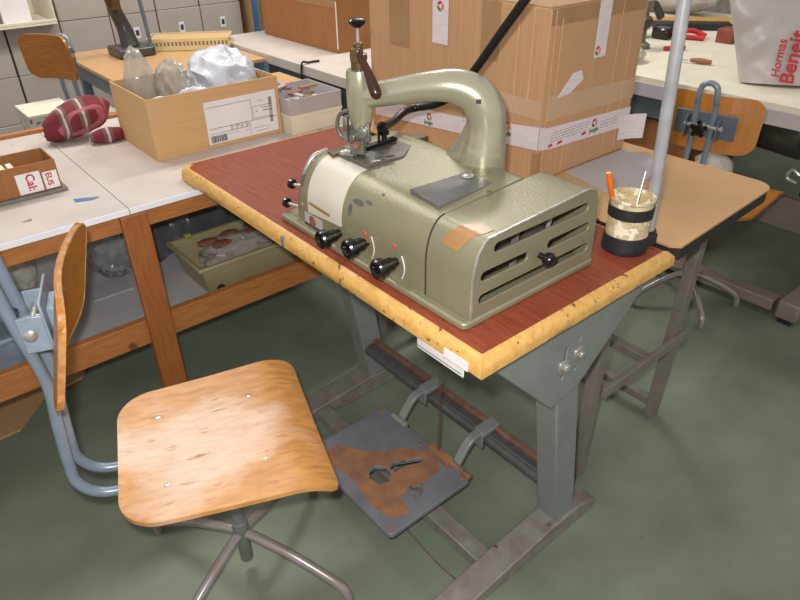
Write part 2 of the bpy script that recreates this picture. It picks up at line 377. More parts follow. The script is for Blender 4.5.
# frame under the top
bm = new(); box(bm, (.70,.605,.722), (.735,1.62,.742)); part('support_rail', bm, M['dark'], t)
bm = new(); box(bm, (1.13,.605,.722), (1.165,1.62,.742)); part('support_rail', bm, M['dark'], t)
def stand_end(y0, y1):
    dx = .012
    # side plate, hexagonal gusset
    b = new(); prism(b, [(.712,.7415),(.712,.704),(.897,.508),(.985,.528),(1.197,.714),(1.197,.7415)], 1, y0, y0+.006)
    cutb = new()
    prism(cutb, rrect(.914,.575,.924,.660,.0049), 1, y0-.01, y0+.02); prism(cutb, rrect(.959,.655,.966,.670,.0034), 1, y0-.01, y0+.02); prism(cutb, rrect(.959,.578,.966,.591,.0034), 1, y0-.01, y0+.02)
    b = cut(b, cutb); pl = part('side_plate', b, M['greymetal'], t, bevel=.0015, angle=30)
    # slanting leg, a folded channel
    b = new(); ly = y0+.006
    for (za, zb) in ((.055,.700),):
        xa, xb = 1.040, .930
        A = [(xa-.037,ly),(xa+.037,ly),(xa+.037,ly+.062),(xa-.037,ly+.062)]
        B = [(xb-.039,ly),(xb+.039,ly),(xb+.039,ly+.062),(xb-.039,ly+.062)]
        va = [b.verts.new((x,y,za)) for x, y in A]; vb = [b.verts.new((x,y,zb)) for x, y in B]
        b.faces.new(va[::-1]); b.faces.new(vb)
        for i in range(4): b.faces.new((va[i], va[(i+1)%4], vb[(i+1)%4], vb[i]))
    part('leg', b, M['greymetal'], t, bevel=.004)
    b = new(); prism(b, [(.60,0),(1.147,0),(1.172,.012),(1.167,.030),(1.097,.058),(.987,.062),(.72,.040),(.60,.022)], 1, y0-.004, y0+.066)
    part('foot', b, M['greymetal_worn'], t, bevel=.004)
    for x, z in ((.919,.611),(.967,.622)):
        b = new(); lathe(b, [(.018,0),(.018,.002),(.014,.0035)], (x,y0,z), (0,-1,0), 24)
        w = part('washer', b, M['steel'], t)
        b = new(); lathe(b, [(.0095,.0035),(.0095,.010),(.008,.0112)], (x,y0,z), (0,-1,0), 6); part('bolt_head', b, M['steel'], w, bevel=.0006)
stand_end(.590, 0); stand_end(1.370, 0)
bm = new(); box(bm, (.778,.655,.004), (.826,1.366,.036)); part('floor_bar', bm, M['greymetal_worn'], t, bevel=.003)
bm = new(); box(bm, (.997,.6585,.152), (1.020,1.3755,.188)); tube(bm, [(.999,.6585,.170),(.999,1.3755,.170)], .016, 16, 1); part('cross_pipe', bm, M['darkpipe'], t, bevel=.003)
bm = new(); box(bm, (1.020,.6585,.180), (1.038,1.3755,.200)); o = part('cross_pipe_flange', bm, M['rustpipe'], t, bevel=.002)
# treadle
ped_b = new(); prism(ped_b, rrect(.617,.797,.893,1.168,.014,4), 2, .112, .126)
cb = new()
prism(cb, [(.690,.968),(.704,.995),(.728,.998),(.748,.978),(.745,.950),(.722,.930),(.696,.940)], 2, .10, .14)
prism(cb, [(.752,.968),(.776,.975),(.838,.942),(.846,.930),(.832,.926),(.790,.944),(.756,.944)], 2, .10, .14)
ped = part('treadle', cut(ped_b, cb), M['ironpedal'], t, bevel=.003); ped['label'] = 'grey cast iron foot treadle with a worn rusty centre'
bm = new(); pts = [(.640,1.10),(.655,1.0),(.640,.90),(.650,.835),(.70,.82),(.715,.87),(.75,.885),(.80,.868),(.85,.872),(.868,.90),(.862,.955),(.83,1.0),(.78,1.02),(.74,1.06),(.70,1.12),(.655,1.13)]
prism(bm, pts, 2, .1262, .1268)
cb = new()
prism(cb, [(.690,.968),(.704,.995),(.728,.998),(.748,.978),(.745,.950),(.722,.930),(.696,.940)], 2, .10, .14)
prism(cb, [(.752,.968),(.776,.975),(.838,.942),(.846,.930),(.832,.926),(.790,.944),(.756,.944)], 2, .10, .14)
part('worn_patch', cut(bm, cb), M['rust'], ped)
for x, y in ((.634,.815),(.876,.815),(.876,1.150),(.634,1.150),(.885-.012,.98)):
    bm = new(); lathe(bm, [(.006,0),(.006,.002),(.003,.003)], (x,y,.126), (0,0,1), 12); part('screw', bm, M['rust'], ped)
for y in (.855,1.085):
    bm = new()
    sheet(bm, lambda u,v: (.888+.105*u, y-.012+.024*v, .134+.068*math.sin(min(u*1.5,1)*PI/2)), 8, 1, .012)
    box(bm, (.976,y-.018,.190), (1.042,y+.018,.204)); box(bm, (.974,y-.015,.150), (.981,y+.015,.198))
    tube(bm, [(.888,y-.03,.134),(.888,y+.03,.134)], .010, 12, 1)
    part('hinge_arm', bm, M['greymetal'], t, bevel=.002)
bm = new(); box(bm, (.870,.865,.127), (.892,.945,.150)); tube(bm, [(.884,.80,.140),(.884,.95,.140)], .006, 10, 1); tube(bm, [(.884,.795,.140),(.884,.803,.140)], .010, 8, 1)
part('chain_anchor', bm, M['rust'], ped, bevel=.002)
bm = new()
for i in range(44):
    z = .150+i*.0125; a = V((.884,.915,z)); s = V((.0035,0,0)) if i%2 else V((0,.0035,0))
    tube(bm, [a-s, a-s+V((0,0,.011)), a+s+V((0,0,.011)), a+s, a-s], .0011, 5, 1, cap=False)
bm2 = part('pull_chain', bm, M['chain'], t)

# ------------------------------------------------------------------ skiving machine
s = thing('skiving_machine', (.865,.95,TZ), 'grey-green leather skiving machine with curved arm on the brown table top', 'machine')
NP = 30
def profile(y, cov=False):
    """cross section (x,z) of the housing at y: left wall, fillet, top, right fillet, right wall"""
    k = min(1, max(0, (y-.70)/.30)); k = k*k*(3-2*k)
    fx = .040+.036*k; fz = .080+.022*k
    zt = .947; xl = .694; xr = 1.040 if cov else .988
    e = max(0, (y-1.165)/.062); 
    drop = .060*(1-math.sqrt(max(0,1-min(1,e)**2))); zt2 = zt-drop; 
    ins = .012*max(0,min(1,e))**2; xl += ins; xr -= ins
    pts = [(xl,.795),(xl,zt2-fz-.02)]
    for i in range(11):
        a = PI/2*i/10; pts.append((xl+fx*(1-math.cos(a)), zt2-fz+fz*math.sin(a)))
    for i in range(1,7):
        f = i/7; pts.append((xl+fx+(xr-.048-xl-fx)*f, zt2+.012*f*(1-min(1,e))))
    R = .046; zr = zt2+.012*(1-min(1,e))
    for i in range(9):
        a = PI/2*i/8; pts.append((xr-R+R*math.sin(a), zr-R+R*math.cos(a)))
    pts.append((xr+.004,.86)); pts.append((xr+.006,.795))
    return pts
def surf(y, f, off=0.):
    """point on the housing skin; f in 0..1 along the first 14 profile points (left wall and fillet), >1 on the top"""
    p = profile(y); i = f*12; a = int(min(max(i,0), len(p)-2)); fr = i-a
    x = p[a][0]+(p[a+1][0]-p[a][0])*fr; z = p[a][1]+(p[a+1][1]-p[a][1])*fr
    d = V((p[a+1][0]-p[a][0], 0, p[a+1][1]-p[a][1])).normalized(); n = V((-d.z,0,d.x))
    return V((x,y,z))+n*off
def loft(bm, ys, inset=0, caps=True, cov=False):
    rings = []
    for y in ys:
        pr = profile(y, cov)
        if inset:
            cx, cz = .868, .86; pr = [(cx+(x-cx)*(1-inset/.17), cz+(z-cz)*(1-inset/.09) if z > .80 else z) for x, z in pr]
        rings.append([bm.verts.new((x,y,z)) for x, z in pr])
    n = len(rings[0])
    for a, b in zip(rings, rings[1:]):
        for k in range(n): bm.faces.new((a[k], a[(k+1)%n], b[(k+1)%n], b[k]))
    if caps: bm.faces.new(rings[0][::-1]); bm.faces.new(rings[-1])
ys = [.766+i*.025 for i in range(17)]+[1.18,1.19,1.20,1.208,1.214,1.219,1.223,1.226]
bm = new(); loft(bm, ys)
body = part('housing', bm, M['paint'], s, angle=45)
bm = new(); prism(bm, rrect(.676,.644,1.052,1.262,.012,4), 2, TZ, TZ+.015); part('base_plate', bm, M['paint'], s, bevel=.004)
# end cover: hollow shell with slots in its face
outer = new(); loft(outer, [.648,.66,.70,.73,.7645], cov=True)
inner = new(); loft(inner, [.6535,.70,.758], inset=.008, cov=True)
slots = new()
def slot(x0,x1,z,h=.0185): prism(slots, rrect(x0,z-h/2,x1,z+h/2,h/2-.0003,5), 1, .60, .70)
for a in (inner,): pass
slot(.745,1.008,.921); slot(.716,.838,.874); slot(.893,1.020,.876); slot(.714,1.026,.829)
shell = cut(outer, inner); shell = cut(shell, slots)
cover = part('end_cover', shell, M['cover_paint'], s, angle=30, bevel=.0012)
bm = new()
pr = profile(.65, True)[:24]
for a, b in zip(pr, pr[1:]):
    bar(bm, (a[0],.6465,a[1]), (b[0],.6465,b[1]), .0035, .0035, (0,1,0))
o = part('bright_rim', bm, M['steel'], cover)
bm = new(); lathe(bm, [(.006,0),(.006,.012),(.011,.014),(.0135,.020),(.0135,.026),(.010,.031),(.004,.032)], (.872,.648,.863), (0,-1,0), 24); part('cover_knob', bm, M['blackplastic'], cover)
bm = new()
lathe(bm, [(.052,0),(.052,.018),(.048,.02)], (.80,.745,.865), (0,-1,0), 32); lathe(bm, [(.03,0),(.03,.028)], (.93,.74,.87), (0,-1,0), 24)
part('pulley', bm, M['darkmetal'], s)
bm = new(); box(bm, (.755,.69,.905), (.775,.74,.93)); box(bm, (.862,.70,.80), (.872,.71,.94)); box(bm, (.79,.672,.825), (.90,.68,.838)); tube(bm, [(.94,.70,.80),(.97,.70,.93)], .005, 8, 1); part('drive_rod', bm, M['steel'], s)
# seam between cover and housing
bm = new()
for i in range(34):
    f0 = i/34*1.0; f1 = (i+1)/34*1.0
    a, b = surf(.7655,f0,.0002), surf(.7655,f1,.0002); bar(bm, a, b, .0028, .0016, (0,1,0))
part('seam', bm, M['seam'], body)
# patches on the skin
def skin(name, m, outline_fn, ny, nf, th=.0012):
    b = new(); sheet(b, outline_fn, ny, nf, th); return part(name, b, m, body, angle=60)
def region(ya, yb, fa, fb, off=.0016):
    def fn(u, v):
        y = ya+(yb-ya)*u
        a = fa(u) if callable(fa) else fa; b = fb(u) if callable(fb) else fb
        return surf(y, a+(b-a)*v, off)
    return fn
o = skin('plastic_guard', M['whitetapeplast'], region(1.030,1.158, lambda u:.14-.04*u, lambda u:1.02), 8, 16, -.0014); o['label'] = 'off-white plastic sheet wrapped over the rounded edge'
bm = new(); bar(bm, surf(1.148,.22,.0045), surf(1.07,.20,.0045), .006, .0012, (-1,0,0)); part('orange_streak', bm, M['amber'], o)
# maker's badge on the wall near the left end
o = skin('badge', M['greypaper'], region(1.105,1.176,.008,.085,.001), 4, 3, -.0008); 
bm = new(); lathe(bm, [(.013,0),(.0125,.0012)], surf(1.143,.045,.0014)-V((0,0,.0)), (-1,0,0), 24); o2 = part('badge_roundel', bm, M['leather'], o)
bm = new(); bar(bm, surf(1.175,.006,.0025), surf(1.105,.006,.0025), .007, .0012, (-1,0,0)); part('badge_strip', bm, M['inkdark'], o)
def chip(y, f, w, h, m=M['chip'], seed=0):
    b = new(); c = surf(y,f,.0006); n = (surf(y,f,.01)-surf(y,f,0)).normalized(); uu = V((0,1,0)); vv = n.cross(uu)
    rim = [c+uu*math.cos(a)*w*(1+.35*noise.noise(V((a*1.3,seed,0))))+vv*math.sin(a)*h*(1+.35*noise.noise(V((a*1.3,seed,5)))) for a in [2*PI*k/20 for k in range(20)]]
    top = [b.verts.new(p+n*.0006) for p in rim]; bot = [b.verts.new(p-n*.0015) for p in rim]; b.faces.new(top); b.faces.new(bot[::-1])
    for k in range(20): b.faces.new((top[k],bot[k],bot[(k+1)%20],top[(k+1)%20]))
    return part('paint_chip', b, m, body)
chip(.985,.50,.017,.006,seed=1); chip(1.005,.38,.006,.012,seed=2); chip(.955,.55,.010,.004,seed=3); chip(1.19,.45,.008,.014,seed=4); chip(.93,.72,.004,.003,seed=5)
# brown tape across the cover corner
b = new()
def fn(u, v):
    y = .690+.045*u-.030*v; f = .50+.56*v**1.0
    return surf(y, f, .0010)
sheet(b, fn, 6, 18, -.0006); o = part('brown_tape', b, M['amber'], cover, angle=60)
# polished plate let into the top
bm = new(); prism(bm, [(.742,.786),(.892,.792),(.896,.868),(.752,.876)], 2, .9465, .9562); part('steel_plate', bm, M['gunplate'], body, bevel=.001)
bm = new(); lathe(bm, [(.014,0),(.013,.0012),(.006,.003)], (.878,.850,.9575), (0,0,1), 24); part('plate_boss', bm, M['steel'], body)
bm = new(); lathe(bm, [(.0045,0),(.004,.002)], (.852,.765,.957), (0,0,1), 14); lathe(bm, [(.004,0),(.0035,.0022)], (.92,.83,.9575), (0,0,1), 14); lathe(bm, [(.004,0),(.0035,.0022)], (.905,.856,.9575), (0,0,1), 14); part('screw', bm, M['darkmetal'], body)
# arm
A0 = V((.92,.89,0)); AD = V((-.13,.21,0)).normalized(); AN = V((-.21,-.13,0)).normalized()   # AN points toward the viewer side
def ap(sv, z, n=0): return A0+AD*sv+AN*n+V((0,0,z))
path = [ap(-.030,.813), ap(-.031,.970), ap(-.033,1.005), ap(-.034,1.045), ap(-.028,1.077), ap(-.008,1.102), ap(.025,1.114), ap(.06,1.1145), ap(.11,1.107), ap(.165,1.094), ap(.24,1.079)]
DB = V((.028,.026,-.011)); wgt = [1,1,1,1,.95,.85,.7,.5,.3,.12,0]        # the column stands at the rear edge of the housing
path = [p+DB*k for p, k in zip(path, wgt)]
rads = [.050,.047,.044,.0405,.040,.038,.0345,.031,.0275,.0262,.0255]
bm = new(); tube(bm, path, rads, 32, 6); tube(bm, [(.966,.895,1.03),(.962,.915,.985),(.955,.950,.950),(.945,.995,.928)], [.034,.036,.030,.014], 24, 5); arm = part('arm', bm, M['arm'], s, angle=60)
bm = new(); lathe(bm, [(.016,1.012),(.021,1.020),(.0245,1.035),(.0275,1.06),(.0285,1.10),(.027,1.128),(.025,1.134),(.012,1.135)], ap(.231,0), (0,0,1), 32); part('head', bm, M['arm'], s, angle=50)
bm = new(); patch(bm, ap(-.024,1.100,.0385)+DB*.9, -AD, (0,0,1), -.005,-.004,.005,.004,.0025); o = part('arm_mark', bm, M['inkdark'], arm)
# spindle above the head
bm = new(); lathe(bm, [(.016,1.134),(.016,1.152),(.0175,1.153),(.0175,1.164),(.0100,1.166),(.0100,1.184),(.007,1.186)], ap(.231,0), (0,0,1), 24); part('collar', bm, M['brass'], s)
bm = new(); tube(bm, [ap(.231,1.184), ap(.231,1.218)], .0035, 10, 1); part('spindle', bm, M['steel'], s)
bm = new(); lathe(bm, [(.006,1.212),(.012,1.216),(.017,1.221),(.0175,1.226),(.014,1.229),(.006,1.230)], ap(.231,0), (0,0,1), 28); part('adjusting_knob', bm, M['blackplastic'], s)
bm = new(); tube(bm, [ap(.224,1.172,.016), ap(.214,1.160,.026), ap(.198,1.135,.034), ap(.186,1.112,.040), ap(.179,1.098,.043), ap(.176,1.091,.044)], [.0060,.007,.0090,.0115,.0110,.004], 16, 5); part('lifting_lever', bm, M['brownplastic'], s)
bm = new(); box(bm, (-.012,-.010,1.150), (.012,.010,1.178), Matrix.Translation(ap(.230,0,.012)) @ Matrix.Rotation(.5,4,'Z')); part('lever_block', bm, M['brass'], s, bevel=.003)
# presser mechanism under the head
mech = new(); R = Matrix.Rotation(math.atan2(AD.y,AD.x),4,'Z')
def mb(sv, z0, z1, w, d, n=0): box(mech, (-w/2,-d/2,z0), (w/2,d/2,z1), Matrix.Translation(ap(sv,0,n)) @ R)
mb(.236,.980,1.022,.036,.026); mb(.232,.962,.992,.020,.016,.010); mb(.262,.985,1.040,.010,.016,.010); mb(.214,.990,1.030,.012,.012,.012); mb(.246,.962,.985,.012,.012,.016)
lathe(mech, [(.012,0),(.012,.012),(.008,.014)], ap(.222,1.012,.012), AN, 20)
lathe(mech, [(.007,0),(.007,.010)], ap(.246,.998,.012), AN, 16)
tube(mech, [ap(.250,.985,.010), ap(.250,.964,.016)], .004, 10, 1)
part('presser_bracket', mech, M['dullsteel'], s, bevel=.0015)
bm = new(); tube(bm, [ap(.258,1.050,.004), ap(.276,1.042,.006), ap(.283,1.020,.008), ap(.276,.998,.010), ap(.262,.992,.010)], .0042, 10, 5); part('spring_hook', bm, M['darkmetal'], s)
bm = new(); lathe(bm, [(.008,0),(.009,.008),(.006,.014)], ap(.236,.984,.014), AN, 16); part('brass_screw', bm, M['rust'], s)
bm = new(); tube(bm, [ap(.272,.962,.020), ap(.255,.968,.016), ap(.236,.963,.010)], .0045, 8, 4); box(bm, (-.016,-.007,.957), (.016,.007,.965), Matrix.Translation(ap(.262,0,.012)) @ R); part('presser_foot', bm, M['steel'], s, bevel=.001)
# feed area: dark worn plate, knife ring
bm = new(); prism(bm, [(.765,1.030),(.860,1.020),(.915,1.060),(.910,1.125),(.765,1.132)], 2, .946, .9572); part('feed_plate', bm, M['darkmetal'], body, bevel=.001)
bm = new(); lathe(bm, [(.034,0),(.034,.002),(.029,.003),(.029,.0015),(.012,.0015)], (.800,1.060,.9573), (0,0,1), 32); part('knife_ring', bm, M['darkmetal'], body)
bm = new(); bar(bm, (.795,1.038,.963), (.835,1.022,.963), .003, .003); part('guide_wire', bm, M['seam'], body)
bm = new(); box(bm, (0,-.008,0), (.105,.008,.008), Matrix.Translation((.800,1.098,.9600)) @ Matrix.Rotation(.08,4,'Z')); gb = part('edge_guide', bm, M['blackplastic'], s, bevel=.001)
bm = new(); lathe(bm, [(.006,0),(.006,.010),(.011,.013),(.012,.019),(.009,.024)], (.872,1.104,.968), (0,0,1), 20); part('guide_knob', bm, M['blackplastic'], gb)
bm = new(); tube(bm, [(.858,1.105,.968), (.860,1.108,.998)], .003, 8, 1); lathe(bm, [(.008,0),(.013,.004),(.013,.010),(.008,.014)], (.866,1.098,1.000), (-.8,-.6,.1), 20); part('side_knob', bm, M['blackplastic'], s)
bm = new(); box(bm, (.930,1.080,.940), (.984,1.120,.9585), None); part('rear_block', bm, M['brass'], body, bevel=.001)
bm = new(); prism(bm, [(.752,1.135),(.80,1.128),(.80,1.165),(.760,1.165)], 2, .945, .9545); part('worn_strip', bm, M['brass'], body)
# side knobs and their red index dots with white scale arcs
for i, (y, z, dz) in enumerate(((1.040,.826,0),(.944,.842,0),(.850,.836,0))):
    bm = new(); lathe(bm, [(.009,0),(.010,.010),(.0135,.012),(.0142,.030),(.0195,.033),(.0208,.047),(.0185,.051),(.012,.0515),(.010,.046),(.002,.046)], (.694,y,z-.006), (-1,0,-.02), 28, .03)
    part('control_knob', bm, M['blackplastic'], s, angle=30)
    if i:
        bm = new(); lathe(bm, [(.006,0),(.0055,.002)], surf(y+.006,.10,.0)+V((0,0,.022)), (-1,0,0), 16); part('index_dot', bm, M['reddot'], body)
        bm = new(); pts = [V((.6925, y-.018-.008*math.sin(a), z+.014-.050*(a/PI))) for a in [PI*k/10 for k in range(11)]]
        tube(bm, pts, .0013, 6, 1); part('scale_arc', bm, M['white'], body)
bm = new(); lathe(bm, [(.009,0),(.009,.004),(.006,.006)], (.6935,.944,.838), (-1,0,0), 12)
part('knob_core', bm, M['leather'], s)
for x, y, z, l in ((.722,1.226,.862,.024),(.712,1.226,.812,.040)):
    bm = new(); tube(bm, [(x,y,z), (x-.006,y+l,z-.002)], .004, 10, 1); n = part('end_spindle', bm, M['steel'], s)
    bm = new(); lathe(bm, [(.006,0),(.0115,.003),(.012,.010),(.007,.014)], (x-.006,y+l,z-.002), (-.15,1,0), 20); part('end_knob', bm, M['blackplastic'], n)
bm = new(); lathe(bm, [(.004,0),(.0035,.002)], surf(1.19,.75), (-.6,0,.6), 12); lathe(bm, [(.004,0),(.0035,.002)], surf(1.185,.15), (-1,0,0), 12); part('screw', bm, M['steel'], body)
bm = new(); tube(bm, [(.745,1.226,.80),(.735,1.238,.86),(.760,1.236,.915),(.80,1.226,.930)], .006, 10, 5); part('hand_rail', bm, M['steel'], s)

# ------------------------------------------------------------------ pole, can, hose
t = thing('steel_pole', (1.237,.628,TZ), 'tall galvanised steel pole rising from the corner of the brown table', 'pole')
bm = new(); lathe(bm, [(.020,0),(.020,.020),(.016,.024),(.016,.03)], (1.2215,.6285,TZ), (0,0,1), 28); part('flange', bm, M['rubber'], t)
bm = new(); tube(bm, [(1.2215,.6285,TZ+.006), (1.214,.650,1.26), (1.205,.676,1.85)], .0125, 20, 1); part('tube', bm, M['zincpole'], t)
t = thing('glue_can', (1.160,.652,TZ), 'glue-caked tin can bound with black tape at the table corner', 'can')
cx, cy = 1.1625, .6465
bm = new(); n = 40; 
lathe(bm, [(.044,.002),(.044,.112),(.0465,.115),(.0465,.119),(.0425,.119),(.0415,.112),(.0405,.070),(.002,.070)], (cx,cy,TZ), (0,0,1), 40); part('tin', bm, M['tan'], t)
bm = new(); lathe(bm, [(.047,0),(.0485,.006),(.0475,.014),(.0465,.036),(.0445,.038)], (cx,cy,TZ), (0,0,1), 40, .004); part('rubber_base', bm, M['rubber'], t)
bm = new(); lathe(bm, [(.0445,.078),(.0462,.079),(.0468,.102),(.0445,.103)], (cx,cy,TZ), (0,0,1), 40, .006, False); 
part('tape_band', bm, M['rubber'], t)
t = thing('glue_brush', (cx,cy,TZ+.07), 'orange-handled glue brush standing in the tin can', 'brush')
bm = new(); tube(bm, [(cx-.022,cy+.022,TZ+.078), (cx-.035,cy+.032,TZ+.13), (cx-.040,cy+.035,TZ+.150), (cx-.045,cy+.038,TZ+.170)], [.0035,.0055,.0062,.0050], 12, 4); part('handle', bm, M['orange'], t)
bm = new(); tube(bm, [(cx-.018,cy+.020,TZ+.072), (cx-.022,cy+.022,TZ+.080)], .006, 10, 1); part('bristles', bm, M['tan'], t)
bm = new(); tube(bm, [(cx-.006,cy-.012,TZ+.0725), (cx+.030,cy+.000,TZ+.165)], .0022, 8, 1); solo('stirring_rod', bm, M['steel'], 'thin grey metal rod leaning in the glue can', 'rod')
bm = new(); tube(bm, [(1.05,.80,1.36),(1.05,.884,1.257),(1.05,.942,1.187),(1.05,1.007,1.107),(1.05,1.06,1.050),(1.045,1.12,1.012),(1.03,1.18,.993),(.985,1.17,.993),(.93,1.14,.990),(.874,1.104,.9985)], .0095, 12, 6); tube(bm, [(1.05,.80,1.36),(1.05,.62,1.62),(1.05,.5,1.85)], .0095, 12, 4)
solo('black_hose', bm, M['blackcable'], 'black hose coming down from above behind the machine arm', 'hose')

# ------------------------------------------------------------------ work chairs
def make_chair(loc, rz, label, seat_z=.45, back_lo=.73, back_hi=.925, seatm='seat', backm='ply', tubem='bluegrey', detail=True, twist=.06, back_w=.17, tube_top=.98, legs4=(-42,48,138,228), group=None, bx=0., bow=.036, tilt=.1, leg_r=1., bw=.055, spread=.035):
    c = thing('work_chair', loc, label, 'chair', rz, group)
    # seat: rounded slab with waterfall front
    b = new()
    def fn(u, v):
        uu = .5-.5*math.cos(PI*u) if True else u
        x = -.207+.412*uu; w = .192+.030*uu
        rb, rf = .075, .028
        if x < -.207+rb: w -= rb-math.sqrt(max(0, rb*rb-(rb-(x+.207))**2))
        if x > .205-rf: w -= rf-math.sqrt(max(0, rf*rf-(rf-(.205-x))**2))
        y = (2*v-1)*w
        z = seat_z+.004*((x)/.2)**2-.034*max(0,(x-.11)/.095)**2.2+.006*(y/.2)**2
        return (x,y,z)
    sheet(b, fn, 26, 16, (0,0,.011)); st = part('seat', b, M[seatm], c, local=True, angle=50)
    if detail:
        for x, y in ((-.118,-.105),(-.122,.105),(.080,-.105),(.080,.105)):
            b = new(); zz = seat_z+.004*(x/.2)**2+.006*(y/.2)**2
            lathe(b, [(.006,-.004),(.006,.0006),(.004,.0010)], (x,y,zz), (0,0,1), 14); part('screw', b, M['steel'], st, local=True)
    # backrest
    b = new(); bh = back_hi-back_lo
    def fb(u, v):
        y = (2*u-1)*back_w; hz = bh/2; r = .045
        ex = back_w-abs(y); hh = hz
        if ex < r: hh -= (r-math.sqrt(max(0,r*r-(r-ex)**2)))*.9
        z = (back_lo+back_hi)/2+(2*v-1)*hh
        x = -.203+bx+twist*y-bow*(1-(y/back_w)**2)+tilt*(z-(back_lo+back_hi)/2)
        return (x,y,z)
    sheet(b, lambda u,v: fb(.5-.5*math.cos(PI*u),v), 24, 8, .010)
    bk = part('backrest', b, M[backm], c, local=True, angle=50)
    if detail:
        # plywood edge strip
        b = new(); N = 40
        loop = [fb(.5-.5*math.cos(PI*k/12),0) for k in range(13)]+[fb(.5-.5*math.cos(PI*k/12),1) for k in range(12,-1,-1)]
        for p, q in zip(loop, loop[1:]+loop[:1]):
            if (V(p)-V(q)).length > 1e-5: bar(b, V(p)-V((.005,0,0)), V(q)-V((.005,0,0)), .0035, .0112, (1,0,0))
        part('ply_edge', b, M['plyedge'], bk, local=True)
        for z in (-.045,.045):
            b = new(); q = fb(.5,.5+z/bh)
            lathe(b, [(.004,-.006),(.0045,.0005),(.003,.0015)], q, (1,0,0), 12); part('screw', b, M['steel'], bk, local=True)
    # tubes, one bent loop
    b = new(); zt = seat_z-.045; xt = -.295+bx*.5; d = spread
    pts = [(.10,-d,zt),(-.10,-d,zt),(-.205,-d,zt),(-.255,-d,zt+.012),(-.283,-d,zt+.05),(-.292,-d,zt+.10),(-.285,-d,zt+.20),(-.276,-d,zt+.30),(-.290,-d,zt+.42),(-.30,-d,tube_top-.05),(-.302,-d*.8,tube_top-.012),(-.302,0,tube_top)]
    pts = [(x+(bx*.6 if i > 4 else 0),y,z) for i,(x,y,z) in enumerate(pts)]
    pts = pts+[(x,-y,z) for x, y, z in pts[-2::-1]]
    tube(b, pts, .0105 if detail else .009, 14, 6); part('frame_tube', b, M[tubem], c, local=True, angle=60)
    zm = (back_lo+back_hi)/2; xr = -.226+bx-bow
    b = new(); bh2 = .055 if bw < .08 else .038; box(b, (xr,-bw,zm-bh2), (xr+.005,bw,zm+bh2)); box(b, (xr-.040,-.050,zm-.04), (xr,-.046,zm+.03)); box(b, (xr-.040,.046,zm-.04), (xr,.050,zm+.03))
    box(b, (xr+.005,-.03,zm-.03), (xr+.018,.03,zm+.03))
    br = part('back_bracket', b, M['bracket' if detail else 'greyblue'], c, local=True, bevel=.002)
    b = new(); tube(b, [(xr-.024,-.056,zm),(xr-.024,.056,zm)], .0075, 14, 1); lathe(b, [(.011,0),(.011,.004),(.005,.008)], (xr-.024,-.056,zm), (0,-1,0), 16); part('pivot_pin', b, M['steel'], br, local=True)
    b = new()
    kx = xr-.046 if detail else xr-.052
    tube(b, [(xr,0,zm),(kx,0,zm)], .006, 10, 1)
    knob = part('clamp_screw', b, M['steel'], c, local=True)
    b = new(); lathe(b, [(.008,0),(.017,.003),(.019,.010),(.014,.016)], (kx,0,zm), (-1,0,0), 32)
    for k in range(5):
        a = 2*PI*k/5+.3; lathe(b, [(.006,.002),(.0075,.006),(.006,.013)], (kx,.021*math.cos(a),zm+.021*math.sin(a)), (-1,0,0), 12)
    part('star_knob', b, M['blackplastic'], knob, local=True)
    # seat carrier and pedestal
    b = new(); box(b, (-.13,-.115,seat_z-.026), (-.10,.115,seat_z-.012)); box(b, (.085,-.115,seat_z-.026), (.115,.115,seat_z-.012)); box(b, (-.13,-.02,seat_z-.060), (.11,.02,seat_z-.026)); lathe(b, [(.03,0),(.03,.02)], (0,0,seat_z-.08), (0,0,1), 20)
    part('seat_carrier', b, M['chairgrey'], c, local=True, bevel=.002)
    b = new(); lathe(b, [(.0145,.034),(.0155,.037),(.0155,.12),(.0195,.122),(.0195,.17),(.0145,.172),(.0135,seat_z-.08)], (0,0,0), (0,0,1), 24); part('column', b, M['chairgrey'], c, local=True)
    for a in legs4:
        a = math.radians(a); dx, dy = math.cos(a)*leg_r, math.sin(a)*leg_r; b = new()
        tube(b, [(dx*.008,dy*.008,.132),(dx*.05,dy*.05,.127),(dx*.14,dy*.14,.104),(dx*.225,dy*.225,.070),(dx*.262,dy*.262,.050),(dx*.276,dy*.276,.028),(dx*.278,dy*.278,.010)], .012, 14, 5)
        l = part('leg', b, M['chairworn'], c, local=True)
        b = new(); lathe(b, [(.012,0),(.0125,.012),(.011,.016)], (dx*.278,dy*.278,0), (0,0,1), 16); part('foot_cap', b, M['chairgrey'], l, local=True)
    return c
rz1 = math.atan2(-.327,.945)
make_chair((.350,1.038,0), rz1, 'worn plywood work chair with blue-grey tubes in front of the bench', legs4=(-42,43,138,224), bow=.022, tilt=.28, bx=.012, back_lo=.718, back_hi=.922)
make_chair((2.31,.992,0), math.radians(10), 'work chair with glossy orange backrest seen from behind, beside the pale table', seat_z=.48, back_lo=.706, back_hi=.880, leg_r=.76, bw=.095, spread=.028, seatm='plyorange', backm='plyorange', tubem='bluegrey', detail=False, twist=0, back_w=.150, tube_top=.930, legs4=(-64,50,140,-140))
make_chair((.47,2.90,0), math.radians(-152), 'distant plywood chair holding the blue printed carton, before the stacked grey cartons', seat_z=.52, back_lo=.79, back_hi=.965, seatm='plydark', backm='plydark', tubem='bluegrey', detail=False, twist=0, back_w=.128, tube_top=.95)

